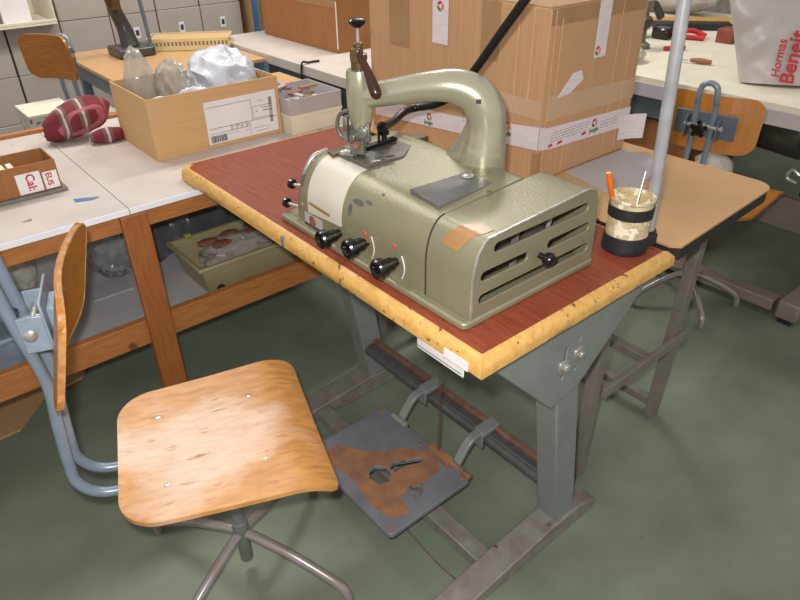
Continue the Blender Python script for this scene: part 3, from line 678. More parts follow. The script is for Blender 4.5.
# ------------------------------------------------------------------ workbench
XF = Matrix.Translation((.002,.005,-.0886)) @ Matrix.Scale(1.0636,4)      # bench scaled about the camera, then nudged; unscaled floor line is z = .0834
FL = .0834
t = thing('workbench', (.4,1.99,0), 'long pine workbench with scuffed white top and open lower shelf', 'workbench')
for xa, xb in ((-.62,.4195),(.4215,1.262)):
    bm = new(); box(bm, (xa,1.5505,TZ-.014), (xb,2.335,TZ)); tp = part('bench_top', bm, M['whitetop'], t)
    bm = new(); box(bm, (xa,1.548,TZ-.0145), (xb,1.5505,TZ-.0004)); part('front_edge_strip', bm, M['whiteedge'], tp)
bm = new(); box(bm, (-.62,2.336,TZ-.04), (1.262,2.358,TZ+.012)); part('back_strip', bm, M['benchwood'], t, bevel=.002)
bm = new(); box(bm, (-.60,1.560,TZ-.062), (1.25,1.585,TZ-.014)); box(bm, (-.60,2.305,TZ-.062), (1.25,2.330,TZ-.014)); part('apron', bm, M['benchwood'], t, bevel=.002)
bm = new(); box(bm, (-.60,1.562,.378), (1.25,1.587,.452)); box(bm, (-.60,2.305,.378), (1.25,2.330,.452)); part('shelf_rail', bm, M['benchwood'], t, bevel=.002)
bm = new(); box(bm, (-.60,1.587,.374), (1.25,2.305,.390)); part('shelf', bm, M['shelfboard'], t)
for x in (-.56,.393,1.19):
    for y in (1.550,2.265):
        bm = new()
        if y < 2: box(bm, (x,1.540,FL), (x+.066,1.5595,TZ-.0155)); box(bm, (x+.012,1.588,FL), (x+.054,1.625,.3735)); box(bm, (x+.012,1.5595,FL), (x+.054,1.588,.3775))
        else: box(bm, (x,2.265,FL), (x+.066,2.3045,.3735)); box(bm, (x,2.265,.3905), (x+.066,2.3045,TZ-.0625))
        part('leg', bm, M['postwood'], t, bevel=.003)

# cardboard box with plastic bags
def open_box(name, label, cat, x0, y0, x1, y1, z0, h, m, th=.004, slope=0., group=None):
    c = thing(name, ((x0+x1)/2,(y0+y1)/2,z0), label, cat, 0, group)
    b = new(); box(b, (x0,y0,z0), (x1,y0+th,z0+h)); box(b, (x0,y1-th,z0), (x1,y1,z0+h)); box(b, (x0,y0+th,z0), (x0+th,y1-th,z0+h)); box(b, (x1-th,y0+th,z0), (x1,y1-th,z0+h)); box(b, (x0+th,y0+th,z0), (x1-th,y1-th,z0+th))
    part('walls', b, m, c, bevel=.001); return c
c = open_box('cardboard_box', 'open cardboard box full of plastic bags with a white shipping label', 'box', .606,1.815,1.020,2.10,TZ,.176,M['card2'])
bm = new(); L0 = V((.768,1.8145,.792)); patch(bm, L0, (1,0,0), (0,0,1), 0,0,.238,.126,.0008); lb = part('shipping_label', bm, M['paper'], c)
bm = new()
def ln(x0,y0,x1,y1): patch(bm, L0+V((0,-.0009,0)), (1,0,0), (0,0,1), x0,y0,x1,y1,.0004)
for q in ((.005,.108,.150,.1092),(.150,.045,.1512,.1092),(.005,.045,.235,.0465),(.155,.085,.215,.0862),(.155,.050,.215,.0512),(.155,.050,.156,.0862),(.008,.030,.135,.031),(.140,.008,.1412,.045),(.150,.020,.205,.021),(.175,.100,.195,.1012),(.12,.02,.136,.021),(.06,.022,.10,.023),(.16,.01,.20,.011),(.165,.07,.172,.072),(.19,.068,.21,.071),(.185,.078,.208,.080)): ln(*q)
part('label_rules', bm, M['ink'], lb)
bm = new(); random.seed(3)
x = .008
while x < .060:
    w = random.choice((.0012,.002,.003)); ln(x,.004,x+w,.024); x += w+random.choice((.0012,.002))
part('barcode', bm, M['inkdark'], lb)
bm = new(); y = .030
while y < .105:
    w = random.choice((.0012,.002,.003)); ln(.212,y,.223,y+w); y += w+random.choice((.0012,.002))
part('barcode', bm, M['inkdark'], lb)
bm = new()
for k in range(16):
    yy = .026+.004*(k%4); xx = .075+.017*(k//4); ln(xx,yy+.006,xx+random.uniform(.005,.013),yy+.0072)
part('fine_print', bm, M['inkdark'], lb)
def bag(name, label, cat, c, r, m, seed, amp=.22, freq=6, flat=None, sub=4, group=None, bright=None):
    b = new(); blob(b, c, r, amp, freq, seed, sub, flat); return solo(name, b, m, label, cat, group, angle=75)
bag('plastic_bag', 'white plastic carrier bag bulging out of the open cardboard box', 'bag', (.905,1.955,.920), (.105,.115,.105), M['plasticwhite'], 1, .24, 4, TZ+.006)
bag('plastic_bag', 'clear plastic bag upright at the left end of the open cardboard box', 'bag', (.668,2.01,.92), (.045,.045,.125), M['plasticclear'], 2, .20, 4, TZ+.006)
bag('plastic_bag', 'clear crumpled plastic bag in the middle of the open cardboard box', 'bag', (.758,1.975,.915), (.048,.085,.095), M['plasticclear'], 3, .26, 5, TZ+.006)
bag('plastic_bag', 'small white plastic bag low against the front wall of the open box', 'bag', (.765,1.850,.915), (.055,.022,.042), M['plasticwhite'], 4, .25, 6)
bm = new(); blob(bm, (.660,1.858,.925), (.030,.018,.022), .2, 6, 5, 3); o = solo('plastic_sachet', bm, M['plasticwhite'], 'white sachet with blue printing at the front left corner of the open box', 'sachet', angle=30)
# white cartons stack to the right
c = thing('shoe_carton', (1.118,1.855,TZ), 'closed cream carton under the open tray of scraps', 'carton')
bm = new(); box(bm, (1.024,1.758,TZ), (1.214,1.952,TZ+.048)); part('carton_body', bm, M['whitestuff'], c, bevel=.001)
bm = new(); box(bm, (1.0215,1.7555,TZ+.0485), (1.2165,1.9545,TZ+.060)); part('lid', bm, M['whitestuff'], c, bevel=.001)
c = open_box('open_carton', 'open white carton tray of scraps stacked on the cream carton', 'carton', 1.022,1.757,1.216,1.953,TZ+.060,.050,M['greypaper'],.003)
random.seed(5)
for k in range(9):
    bm = new(); x = 1.04+random.random()*.13; y = 1.79+random.random()*.11; z = TZ+.066+.0075*k; a = random.random()*3
    box(bm, (-.03,-.009,0), (.03,.009,.006), Matrix.Translation((x,y,z)) @ Matrix.Rotation(a,4,'Z'))
    solo('leather_scrap', bm, M[('leather','greypaper','browntape')[k%3]], 'small scrap in the open white carton tray', 'scrap', 'scraps in the open white carton', bevel=.001)
bag('plastic_bag', 'small blue-tinted plastic bag in the open white carton tray', 'bag', (1.055,1.905,TZ+.116), (.024,.026,.020), mat('blue_film',(120,150,176),.25,alpha=.8), 9, .2, 6, TZ+.098, 3)
c = thing('brown_carton', (1.16,2.10,TZ), 'small brown carton behind the white cartons on the bench', 'carton')
bm = new(); box(bm, (1.06,2.00,TZ), (1.250,2.20,TZ+.085)); part('carton_body', bm, M['card'], c, bevel=.002)
# narrow orange box with red lettering
c = open_box('orange_carton', 'orange-brown open carton with red lettered labels at the left of the bench', 'carton', .02,1.782,.335,1.90,TZ+.010,.075,M['card3'],.004)
bm = new(); box(bm, (0.0,1.772,TZ), (.345,1.905,TZ+.0095)); part('tray', bm, M['taupe'], c, bevel=.002)
bm = new(); patch(bm, (.235,1.7815,.793), (1,0,0), (0,0,1), 0,0,.057,.052,.0006); a = part('label', bm, M['paper'], c)
bm = new(); patch(bm, (.297,1.7815,.793), (1,0,0), (0,0,1), 0,0,.034,.045,.0006); b2 = part('label', bm, M['paper'], c)
write('lettering', 'Cal:', (.258,1.7806,.842), (0,0,-1), (1,0,0), .028, M['redink'], a, bold=.0006)
write('lettering', 'EUS', (.304,1.7806,.835), (0,0,-1), (1,0,0), .020, M['redink'], b2, bold=.0004)
for k, x in enumerate((.10,.215,.235)):
    bm = new(); box(bm, (x,1.80,TZ+.0145), (x+.014,1.88,TZ+.068)); solo('packet', bm, M['whitestuff'], ('pale packet at the left inside the orange-brown carton','left of the two pale packets inside the orange-brown carton','right of the two pale packets inside the orange-brown carton')[k], 'packet', bevel=.002)
bm = new(); prism(bm, [(.335,1.700),(.390,1.672),(.372,1.664),(.333,1.676)], 2, TZ+.0004, TZ+.0016); solo('paper_scrap', bm, M['blueplastic'], 'blue scrap of paper lying on the white bench top', 'scrap')
bm = new(); prism(bm, [(.20,1.64),(.222,1.648),(.22,1.634)], 2, TZ+.0004, TZ+.0012); solo('dark_chip', bm, M['ink'], 'tiny grey chip lying near the front edge of the bench top', 'scrap')
# tartan cloth bag
bm = new(); blob(bm, (0,0,.045), (.122,.064,.062), .12, 3, 4, 4, 0, False)
XF = None
o = mesh('tartan_cushion', bm, M['plaid'], angle=60); o.location = (.555,2.335,.742); o.rotation_euler = (0,.0,math.radians(0)); o.data.transform(Matrix.Rotation(-.25,4,'Y')); 
mz = min(v.co.z for v in o.data.vertices); o.data.transform(Matrix.Translation((0,0,-mz)))
tag(o, 'burgundy tartan cloth cushion lying on the back of the bench', 'cushion')
bm = new(); blob(bm, (0,0,.02), (.062,.030,.028), .12, 3, 6, 3, 0, False); o = mesh('tartan_roll', bm, M['plaid'], angle=60); o.location = (.600,2.232,.742); o.rotation_euler = (0,0,math.radians(-6)); tag(o, 'small folded tartan roll in front of the larger tartan cushion', 'cloth')

# things on the bench shelf
XF = Matrix.Translation((.002,.005,-.0886)) @ Matrix.Scale(1.0636,4)
SZ = .39
def tray(x0,y0,x1,y1,z0,h,m,name,label):
    c = thing(name, ((x0+x1)/2,(y0+y1)/2,z0), label, 'crate'); b = new(); w = .022
    A = [(x0+w,y0+w),(x1-w,y0+w),(x1-w,y1-w),(x0+w,y1-w)]; B = [(x0,y0),(x1,y0),(x1,y1),(x0,y1)]
    def ring(P, z): return [b.verts.new((x,y,z)) for x, y in P]
    def ins(P, d): 
        cx, cy = (x0+x1)/2, (y0+y1)/2; return [(x+(d if x < cx else -d), y+(d if y < cy else -d)) for x, y in P]
    R = [ring(A,z0), ring(B,z0+h-.012), ring(ins(B,-.010),z0+h-.012), ring(ins(B,-.010),z0+h), ring(ins(B,.004),z0+h), ring(ins(A,.004),z0+.005)]
    for p, q in zip(R, R[1:]):
        for i in range(4): b.faces.new((p[i],p[(i+1)%4],q[(i+1)%4],q[i]))
    b.faces.new(R[0][::-1]); b.faces.new(R[-1]); part('tray_body', b, m, c, bevel=.003); return c
c = tray(.602,1.645,.960,1.870,SZ,.110,M['crate'],'plastic_crate','olive plastic crate holding a plastic bag on the bench shelf')
bm = new(); tube(bm, [(.66,1.668,SZ+.014),(.66,1.660,SZ+.014)], .014, 16, 1); part('grip_notch', bm, M['dark'], c)
bag('plastic_bag', 'clear plastic bag of leather pieces lying in the olive crate', 'bag', (.78,1.757,SZ+.072), (.12,.075,.050), M['plasticclear'], 12, .25, 8, SZ+.008, 4)
random.seed(9)
for k, (x, y) in enumerate(((.72,1.74),(.77,1.79),(.83,1.76),(.86,1.80),(.69,1.78))):
    bm = new(); blob(bm, (x,y,SZ+.118), (.032,.018,.008), .2, 4, k+20, 3)
    solo('leather_piece', bm, M['leather'], 'curved brown leather piece resting on the bag in the olive crate', 'leather piece', 'leather pieces in the olive crate')
bm = new(); box(bm, (.650,1.852,SZ+.1105), (.672,1.872,SZ+.124)); solo('green_cap', bm, mat('lime_plastic',(150,180,50),.4), 'small lime green cap on the rim of the olive crate', 'cap', bevel=.004)
# dark plastic sheet behind crate
bm = new(); 
def fs(u,v):
    x = .50+.75*u; z = SZ+.004+.30*v; return (x, 2.08+.05*noise.noise(V((x*7,z*9,2)))+.03*noise.noise(V((x*20,z*16,5)))-.10*(1-v)**2, z)
sheet(bm, fs, 40, 18, .003); solo('plastic_sheet', bm, M['blacksheet'], 'dark crumpled plastic sheet hung behind the olive crate', 'plastic sheet', angle=30)
bag('plastic_bag', 'smoky clear plastic bag on the bench shelf left of the pine leg', 'bag', (.47,2.03,SZ+.075), (.085,.12,.085), M['plasticdim'], 14, .28, 8, SZ+.001, 4)
bm = new(); box(bm, (.34,1.86,SZ+.0005), (.46,1.96,SZ+.006)); solo('grey_card', bm, M['greypaper'], 'flat grey card lying on the bench shelf below the smoky bag', 'card')
bag('cement_sack', 'white crumpled sack standing on the shelf behind the chair back', 'sack', (.205,2.10,SZ+.075), (.045,.05,.085), M['plaster'], 15, .2, 5, SZ+.001, 4)
c = tray(-.16,1.66,.15,1.95,SZ,.10,M['bracket'],'plastic_tray','pale blue plastic tray on the shelf behind the chair tubes')
random.seed(11)
for k in range(12):
    bm = new(); a = (-.09+random.random()*.17, 1.72+random.random()*.16, SZ+.010+.006*k); d = V((random.uniform(-.6,.6),random.uniform(-1,1),.25+random.random()*.3)).normalized()*.05
    bar(bm, V(a), V(a)+d, .013, .006); solo('wood_offcut', bm, M[('benchwood','greypaper','plyedge','bracket')[k%4]], 'short offcut strip in the pale blue shelf tray', 'offcut', 'offcuts in the blue shelf tray', bevel=.001)
# cardboard sheet on the floor beneath the shelf
bm = new(); prism(bm, [(-.5,1.79),(.03,1.82),(.13,1.93),(.25,1.95),(.28,2.0),(.0,2.07),(-.5,2.11)], 2, FL+.0005, FL+.008); solo('cardboard_sheet', bm, M['cardin'], 'torn cardboard sheet on the floor under the bench', 'cardboard')
XF = None
bm = new(); tube(bm, [(.735,1.02,.0025),(.722,.85,.0025),(.716,.72,.0025),(.728,.56,.0025),(.74,.4,.0025)], .0022, 6, 5); solo('floor_wire', bm, M['rustpipe'], 'thin wire lying on the floor beside the treadle', 'wire')

# ------------------------------------------------------------------ pale table
t = thing('pale_table', (1.49,1.16,0), 'pale wood-topped table with rounded corner and taupe metal trestle', 'table')
bm = new(); poly = [(1.252,.566)]+[(1.755-.05+.05*math.cos(a), .585-.0+.05+.05*math.sin(a)) for a in [-PI/2+PI/2*k/8 for k in range(9)]]+[(1.755,1.75),(1.252,1.75)]
poly = [(1.252,.572),(1.30,.572)]+poly[1:]
poly = [(1.2445,.60),(1.2445,.585),(1.262,.566)]+poly[2:]; 
poly[-1] = (1.2445,1.75)
prism(bm, poly, 2, TZ-.006, TZ-.001); part('tabletop', bm, M['beige_wood'], t)
bm = new(); prism(bm, [(x-.001 if x > 1.5 else x+.0005, y+.002 if y < 1 else y-.001) for x, y in poly], 2, TZ-.036, TZ-.0065); part('table_core', bm, M['dark'], t)
bm = new(); box(bm, (1.30,.70,TZ-.066), (1.70,.73,TZ-.0365)); box(bm, (1.30,1.60,TZ-.066), (1.70,1.63,TZ-.0365)); part('cross_rail', bm, M['dark'], t)
for x, y in ((1.612,.69),(1.612,1.62),(1.226,.69),(1.226,1.60)):
    sl = .028 if x > 1.5 else 0
    bm = new(); prism(bm, [(x-.018,0),(x+.018,0),(x+.018+sl,TZ-.0368),(x-.018+sl,TZ-.0368)], 1, y-.014, y+.016); part('leg', bm, M['taupe'], t, bevel=.002)
for y in (.705,1.62):
    bm = new(); box(bm, (1.245,(y-.045 if y < 1 else y-.010),.292), (1.640 if y < 1 else 1.60,(y-.0295 if y < 1 else y+.012),.324)); part('stretcher', bm, M['taupe'], t, bevel=.002)
for z in (.05,.30):
    for x in ((1.612,) if z < .1 else (1.47,)):
        bm = new(); box(bm, (x-.014,.707 if z < .1 else .676,z-.012), (x+.014,1.590,z+.014)); part('stretcher', bm, M['taupe'], t, bevel=.002)
bm = new(); box(bm, (-.09,-.13,0), (.09,.13,.003), Matrix.Translation((1.52,.93,TZ-.0005)) @ Matrix.Rotation(.15,4,'Z')); 
bm.free(); bm = new(); prism(bm, [(1.375,.80),(1.40,.785),(1.66,.86),(1.70,.91),(1.69,1.004),(1.42,1.004)], 2, TZ-.0007, TZ+.002); solo('grey_folder', bm, M['greypaper'], 'flat grey sheet lying on the pale table in front of the big carton', 'paper')

# big cardboard box
BX0,BX1,BY0,BY1,BZ0,BZ1 = 1.297,1.700,1.009,1.700,TZ+.0005,1.203
c = thing('large_cardboard_box', (1.50,1.35,BZ0), 'large taped cardboard box standing on the pale table behind the machine', 'box')
bm = new()
def bulge(p):
    x, y, z = p; f = (z-BZ0)/(BZ1-BZ0)
    k = math.sin(PI*min(1,max(0,(y-BY0)/(BY1-BY0))))*math.sin(PI*f)*.010
    return V((x-(k if x < 1.4 else -k), y, z))
box(bm, (BX0,BY0,BZ0), (BX1,BY1,BZ1)); walls = part('walls', bm, M['card'], c, bevel=.003)
def facestrip(name, m, side, u0, z0, u1, z1, th=.0009, parent=None, lift=0):
    """strip on the left (x) or front (y) face; u along the face"""
    b = new()
    if side == 'x': box(b, (BX0-th-lift,u0,z0), (BX0-lift-.0001,u1,z1))
    else: box(b, (u0,BY0-th-lift,z0), (u1,BY0-lift-.0001,z1))
    return part(name, b, m, parent or c)
def facequad(name, m, side, pts, th=.0009, lift=0.0, parent=None):
    b = new()
    if side == 'x': prism(b, pts, 0, BX0-lift-th, BX0-lift-.0001)
    else: prism(b, pts, 1, BY0-lift-th, BY0-lift-.0001)
    return part(name, b, m, parent or c)
facestrip('brown_tape', M['browntape'], 'x', 1.512,1.045,1.602,BZ1); facestrip('brown_tape', M['browntape'], 'x', 1.165,1.062,1.228,BZ1)
facestrip('pale_tape', M['paletape'], 'x', 1.012,.945,1.30,.990); facequad('pale_tape', M['paletape'], 'y', [(1.318,.938),(1.700,.930),(1.700,.985),(1.318,1.000)])
facestrip('brown_tape', M['browntape'], 'y', 1.30,1.165,1.69,1.202)
wtl = facequad('printed_tape', M['whitetape'], 'x', [(1.009,.868),(1.68,.815),(1.68,.865),(1.30,.892),(1.009,.928)], lift=.001)
wtr = facequad('printed_tape', M['whitetape'], 'y', [(1.297,.868),(1.335,.862),(1.700,.850),(1.700,.905),(1.33,.920),(1.297,.928)], lift=.001)
vtl = facestrip('printed_tape', M['whitetape'], 'x', 1.350,1.076,1.412,BZ1,lift=.001)
vtr = facestrip('printed_tape', M['whitetape'], 'y', 1.482,1.068,1.532,BZ1,lift=.001)
facequad('label', M['whitetape'], 'y', [(1.352,.992),(1.40,.994),(1.452,1.022),(1.440,1.046),(1.405,1.044)], lift=.001)
def logo(side, u, z, s, parent, word=True, rot=0):
    """printed tape motif: a round three-colour roundel with the green word under it"""
    for k, (mm, a0) in enumerate((('redink',60),('greenink',180),('orange',-60))):
        b = new(); pts = []
        for j in range(9):
            a = math.radians(a0+100*j/8); pts.append((math.cos(a)*s*.5, math.sin(a)*s*.5))
        for j in range(8,-1,-1):
            a = math.radians(a0+100*j/8); pts.append((math.cos(a)*s*.22, math.sin(a)*s*.22))
        if side == 'x': prism(b, [(u-p, z+q) for p, q in pts], 0, BX0-.0026, BX0-.0020)
        else: prism(b, [(u+p, z+q) for p, q in pts], 1, BY0-.0026, BY0-.0020)
        part('logo_roundel', b, M[mm], parent)
    if word:
        o = (BX0-.0024, u+s*1.0, z-s*1.05) if side == 'x' else (u-s*.8, BY0-.0024, z-s*1.05)
        write('lettering', 'Jungle', o, (0,-1,0) if side == 'x' else (1,0,0), (0,0,1), s*.72, M['greenink'], parent, bold=.0002)
logo('x',1.115,.908,.022,wtl); logo('x',1.42,.865,.022,wtl); logo('y',1.53,.893,.024,wtr); logo('x',1.381,1.172,.026,vtl,False); logo('y',1.497,1.085,.022,vtr,False)
def scribble(side, u0, z0, u1, z1, rows, parent, m='ink'):
    b = new()
    for r in range(rows):
        u = u0; z = z0+(z1-z0)*r/max(1,rows-1)
        while u < u1:
            w = random.uniform(.004,.016)
            if side == 'x': box(b, (BX0-.0024,u,z), (BX0-.0020,u+w,z+.0014))
            else: box(b, (u,BY0-.0024,z), (u+w,BY0-.0020,z+.0014))
            u += w+.004
    part('fine_print', b, M[m], parent)
random.seed(2)
scribble('x',1.15,.885,1.28,.905,4,wtl); scribble('y',1.345,.880,1.49,.902,4,wtr); scribble('y',1.56,.872,1.64,.888,3,wtr)
bm = new()
for x, z, w in ((1.335,.866,.018),(1.372,.8665,.022),(1.475,.868,.022)): prism(bm, [(x,z),(x+w,z+.002),(x+w*.9,z+.009),(x+w*.15,z+.008)], 1, BY0-.0026, BY0-.0021)
part('red_marks', bm, M['redink'], wtr)
bm = new(); sheet(bm, lambda u,v: (1.655+.085*u, BY0-.003-.030*u*u, .815+.072*v-.004*u), 6, 2, .001); o = part('loose_tape_end', bm, M['whitetape'], c); 
bm = new()
for y, z0, z1 in ((1.055,.99,1.2),(1.10,.79,1.2),(1.13,.79,.86),(1.20,.79,1.0)): box(bm, (BX0-.0011,y,z0), (BX0-.0002,y+.003,z1))
for x, z0, z1 in ((1.315,.80,1.2),(1.34,.99,1.18),(1.40,.79,.86),(1.585,.79,1.2),(1.64,.80,1.1)): box(bm, (x,BY0-.0011,z0), (x+.003,BY0-.0002,z1))
part('crease_lines', bm, M['crease'], walls)
bm = new(); box(bm, (BX0-.004,BY0-.004,.80), (BX0+.010,BY0+.008,1.19)); 
bm.free()
bm = new(); prism(bm, [(BX0-.0012,BY0-.0012),(BX0+.016,BY0-.0012),(BX0+.016,BY0-.0002),(BX0-.0002,BY0-.0002),(BX0-.0002,BY0+.016),(BX0-.0012,BY0+.016)], 2, BZ0, .860); part('corner_tape', bm, M['browntape'], c)
bm = new(); box(bm, (BX0+.005,BY0+.005,BZ1+.0002), (BX1-.005,(BY0+BY1)/2-.002,BZ1+.004)); part('top_flap', bm, M['card'], c, bevel=.001)
bm = new(); box(bm, (BX0+.005,(BY0+BY1)/2+.002,BZ1+.0002), (BX1-.005,BY1-.005,BZ1+.004)); part('top_flap', bm, M['card'], c, bevel=.001)

# ------------------------------------------------------------------ grey bench with brown box, behind
t = thing('grey_bench', (1.95,2.85,0), 'long grey-white bench behind the boxes with a brown carton on it', 'bench')
bm = new(); box(bm, (1.61,1.85,TZ-.055), (2.30,3.50,TZ-.010)); part('bench_top', bm, M['whitetop'], t, bevel=.003)
bm = new(); box(bm, (1.68,2.75,.45), (2.2,3.05,.7245)); part('under_cabinet', bm, M['greyblue'], t, bevel=.003)
for x in (1.66,2.24):
    for y in (1.90,3.44):
        bm = new(); box(bm, (x-.02,y-.02,0), (x+.02,y+.02,TZ-.056)); part('leg', bm, M['dark'], t)
c = thing('brown_carton', (2.10,3.05,TZ-.010), 'dark brown carton with red and white cloth on top, on the grey bench', 'carton')
bm = new(); box(bm, (1.865,2.70,TZ-.0098), (2.24,3.40,1.01)); w = part('carton_body', bm, M['card3'], c, bevel=.003)
bm = new(); box(bm, (1.863,2.698,.79), (1.867,2.702,1.0)); bm2 = part('white_edge', bm, M['paper'], w)
bm = new(); box(bm, (1.8635,2.70,.97), (1.865,3.40,1.01)); part('tape', bm, M['browntape'], w)
bag('cloth', 'white and red cloth lying on the dark brown carton', 'cloth', (2.00,2.95,1.045), (.12,.20,.035), M['plasticwhite'], 31, .1, 4, 1.0115, 3)
bag('red_cloth', 'red cloth lying on the dark brown carton', 'cloth', (1.925,3.285,1.04), (.045,.07,.03), M['redplastic'], 32, .1, 4, 1.0115, 3)
bm = new(); tube(bm, [(1.70,2.62,TZ-.0045),(1.64,2.62,TZ-.0035),(1.603,2.62,TZ-.012),(1.595,2.60,.60),(1.60,2.55,.45),(1.61,2.5,.30)], .005, 8, 5); solo('black_cable', bm, M['blackcable'], 'black cable hanging over the edge of the grey bench', 'cable')
bm = new(); box(bm, (1.64,2.58,0), (1.95,2.95,.30)); solo('dark_bin', bm, M['rubber'], 'dark bin on the floor beneath the grey bench', 'bin', bevel=.01)

# wooden table, far left
t = thing('small_wooden_table', (1.25,3.25,0), 'small wood-topped table on grey-blue legs behind the workbench', 'table')
bm = new(); box(bm, (.885,2.94,.735), (1.600,3.72,.752)); part('tabletop', bm, M['beige_wood'], t, bevel=.002)
bm = new(); box(bm, (.90,2.955,.66), (1.57,3.70,.7345)); part('apron', bm, M['greyblue'], t, bevel=.002)
for x in (.92,1.55):
    for y in (2.975,3.565):
        bm = new(); box(bm, (x-.02,y-.02,0), (x+.02,y+.02,.6598)); part('leg', bm, M['greyblue'], t)
c = thing('cream_basket', (1.445,3.43,.752), 'cream slotted plastic basket on the small wooden table', 'basket', math.radians(-33))
b = new(); x0,x1,y0,y1,z0,h = -.205,.205,-.09,.09,.0005,.060
for q in (((x0,y0,z0),(x1,y1,z0+.004)),((x0,y0,z0+h-.015),(x1,y0+.006,z0+h)),((x0,y1-.006,z0+h-.015),(x1,y1,z0+h)),((x0,y0,z0+h-.015),(x0+.006,y1,z0+h)),((x1-.006,y0,z0+h-.015),(x1,y1,z0+h)),((x0,y0,z0),(x1,y0+.006,z0+.025)),((x0,y0,z0),(x0+.006,y1,z0+.025)),((x1-.006,y0,z0),(x1,y1,z0+.025)),((x0,y1-.006,z0),(x1,y1,z0+.025))): box(b, *q)
for k in range(22):
    f = k/21; x = x0+(x1-x0-.006)*f; y = y0+(y1-y0-.006)*f
    box(b, (x,y0,z0+.025),(x+.008,y0+.005,z0+h-.015)); box(b, (x0,y,z0+.025),(x0+.005,y+.006,z0+h-.015))
part('basket_body', b, M['creambasket'], c, local=True)
bm = new(); box(bm, (x0+.01,y0+.01,z0+.0045), (x1-.01,y1-.01,z0+h-.006)); bmesh.ops.transform(bm, matrix=Matrix.Translation((1.445,3.43,.752)) @ Matrix.Rotation(math.radians(-33),4,'Z'), verts=bm.verts[:]); solo('paper_stack', bm, M['card2'], 'pale stack of sheets filling the cream basket', 'paper', bevel=.003)
# small black press
c = thing('black_hand_press', (1.10,3.28,.752), 'black cast hand press on the small wooden table', 'press')
bm = new(); box(bm, (-.09,-.09,0), (.09,.09,.045)); M0 = Matrix.Translation((1.145,3.46,.7522)); bmesh.ops.transform(bm, matrix=M0, verts=bm.verts[:]); part('foot_plate', bm, M['oldmachine'], c, bevel=.01)
bm = new(); tube(bm, [(1.145,3.46,.79),(1.14,3.48,.87),(1.12,3.48,.94),(1.10,3.45,.99),(1.08,3.41,1.03)], [.045,.036,.032,.030,.028], 16, 5); part('column', bm, M['oldmachine'], c)
bm = new(); lathe(bm, [(.03,0),(.034,.05),(.05,.08),(.05,.13)], (1.09,3.41,.975), (0,0,1), 20); part('press_head', bm, M['brass'], c)
bm = new(); tube(bm, [(1.225,3.40,.7975),(1.205,3.40,1.15)], .009, 10, 1); lathe(bm, [(.02,0),(.02,.006)], (1.225,3.40,.7973), (0,0,1), 14); part('post', bm, M['greyblue'], c)
# white cartons behind the bench
fl = mat('blue_flowered_carton', (196,192,180), .6, 0, (186,182,170), 20, specks=(70,90,120), speck_scale=42, speck_th=.58)
c = thing('printed_carton', (.56,2.85,.5275), 'white carton with blue printed pattern on the seat of the distant chair', 'carton')
bm = new(); box(bm, (.478,2.752,.5275), (.642,2.948,.722)); w = part('carton_body', bm, fl, c, bevel=.002)
bm = new(); box(bm, (.475,2.749,.7222), (.645,2.951,.734)); part('lid', bm, M['whitestuff'], c, bevel=.002)
c = thing('white_carton', (.90,3.2,0), 'plain white carton between the distant chair and the wooden table', 'carton')
bm = new(); box(bm, (.735,3.02,0), (.885,3.25,.62)); part('carton_body', bm, M['whitestuff'], c, bevel=.003)
# wall of grey cartons
random.seed(4)
names = ['far left','second','third','fourth','fifth','sixth','seventh','eighth']
rows = ['bottom','second','third','top']
cols = [.452,.729,1.003,1.276,1.550,1.824]
for r in range(4):
    z0 = [.0,.355,.601,.847][r]; z1 = [.353,.599,.845,1.09][r]
    for k, x in enumerate([.178]+cols):
        if r == 3 and k < 3: continue
        lab = '%s grey carton from the left in the %s row of the stacked wall' % (['first','second','third','fourth','fifth','sixth','seventh'][k] , rows[r])
        c = thing('grey_carton', (x+.136,4.28,z0), lab, 'carton', 0, 'grey cartons stacked against the back')
        bm = new(); dy = random.uniform(-.004,.006); box(bm, (x+.003,4.10+dy,z0), (x+.270,4.46,z1)); w = part('carton_body', bm, M['greycarton'], c, bevel=.003)
        if r >= 1 and k >= 4:
            bm = new(); box(bm, (x+.12,4.0985+dy,z0+.11), (x+.155,4.0998+dy,z0+.17)); p = part('label', bm, M['paper'], w)
            bm = new(); box(bm, (x+.128,4.0975+dy,z0+.125), (x+.148,4.0984+dy,z0+.155)); part('label_mark', bm, M['inkdark'], p)
# open boxes on the top left of the wall
c = thing('cream_tray', (.58,4.2,.847), 'cream open box lying on top of the grey cartons', 'tray')
bm = new(); box(bm, (.18,4.03,.8472), (.98,4.44,.858)); box(bm, (.18,4.03,.858), (.98,4.04,.875)); box(bm, (.97,4.04,.858), (.98,4.44,1.02)); box(bm, (.18,4.43,.858), (.97,4.44,1.02)); part('tray_body', bm, M['whitestuff'], c, bevel=.003)
for k, (x, h) in enumerate(((.25,.17),(.42,.12),(.58,.12),(.74,.15))):
    bm = new(); box(bm, (x,4.12,.8585), (x+.14,4.38,.8585+h)); o = solo('small_box', bm, M[('rubber','paper','paper','paper')[k]], ('black small box in the cream tray on the grey cartons','white small box left of centre in the cream tray','white small box right of centre in the cream tray','white small box at the right end of the cream tray')[k], 'box', bevel=.003)
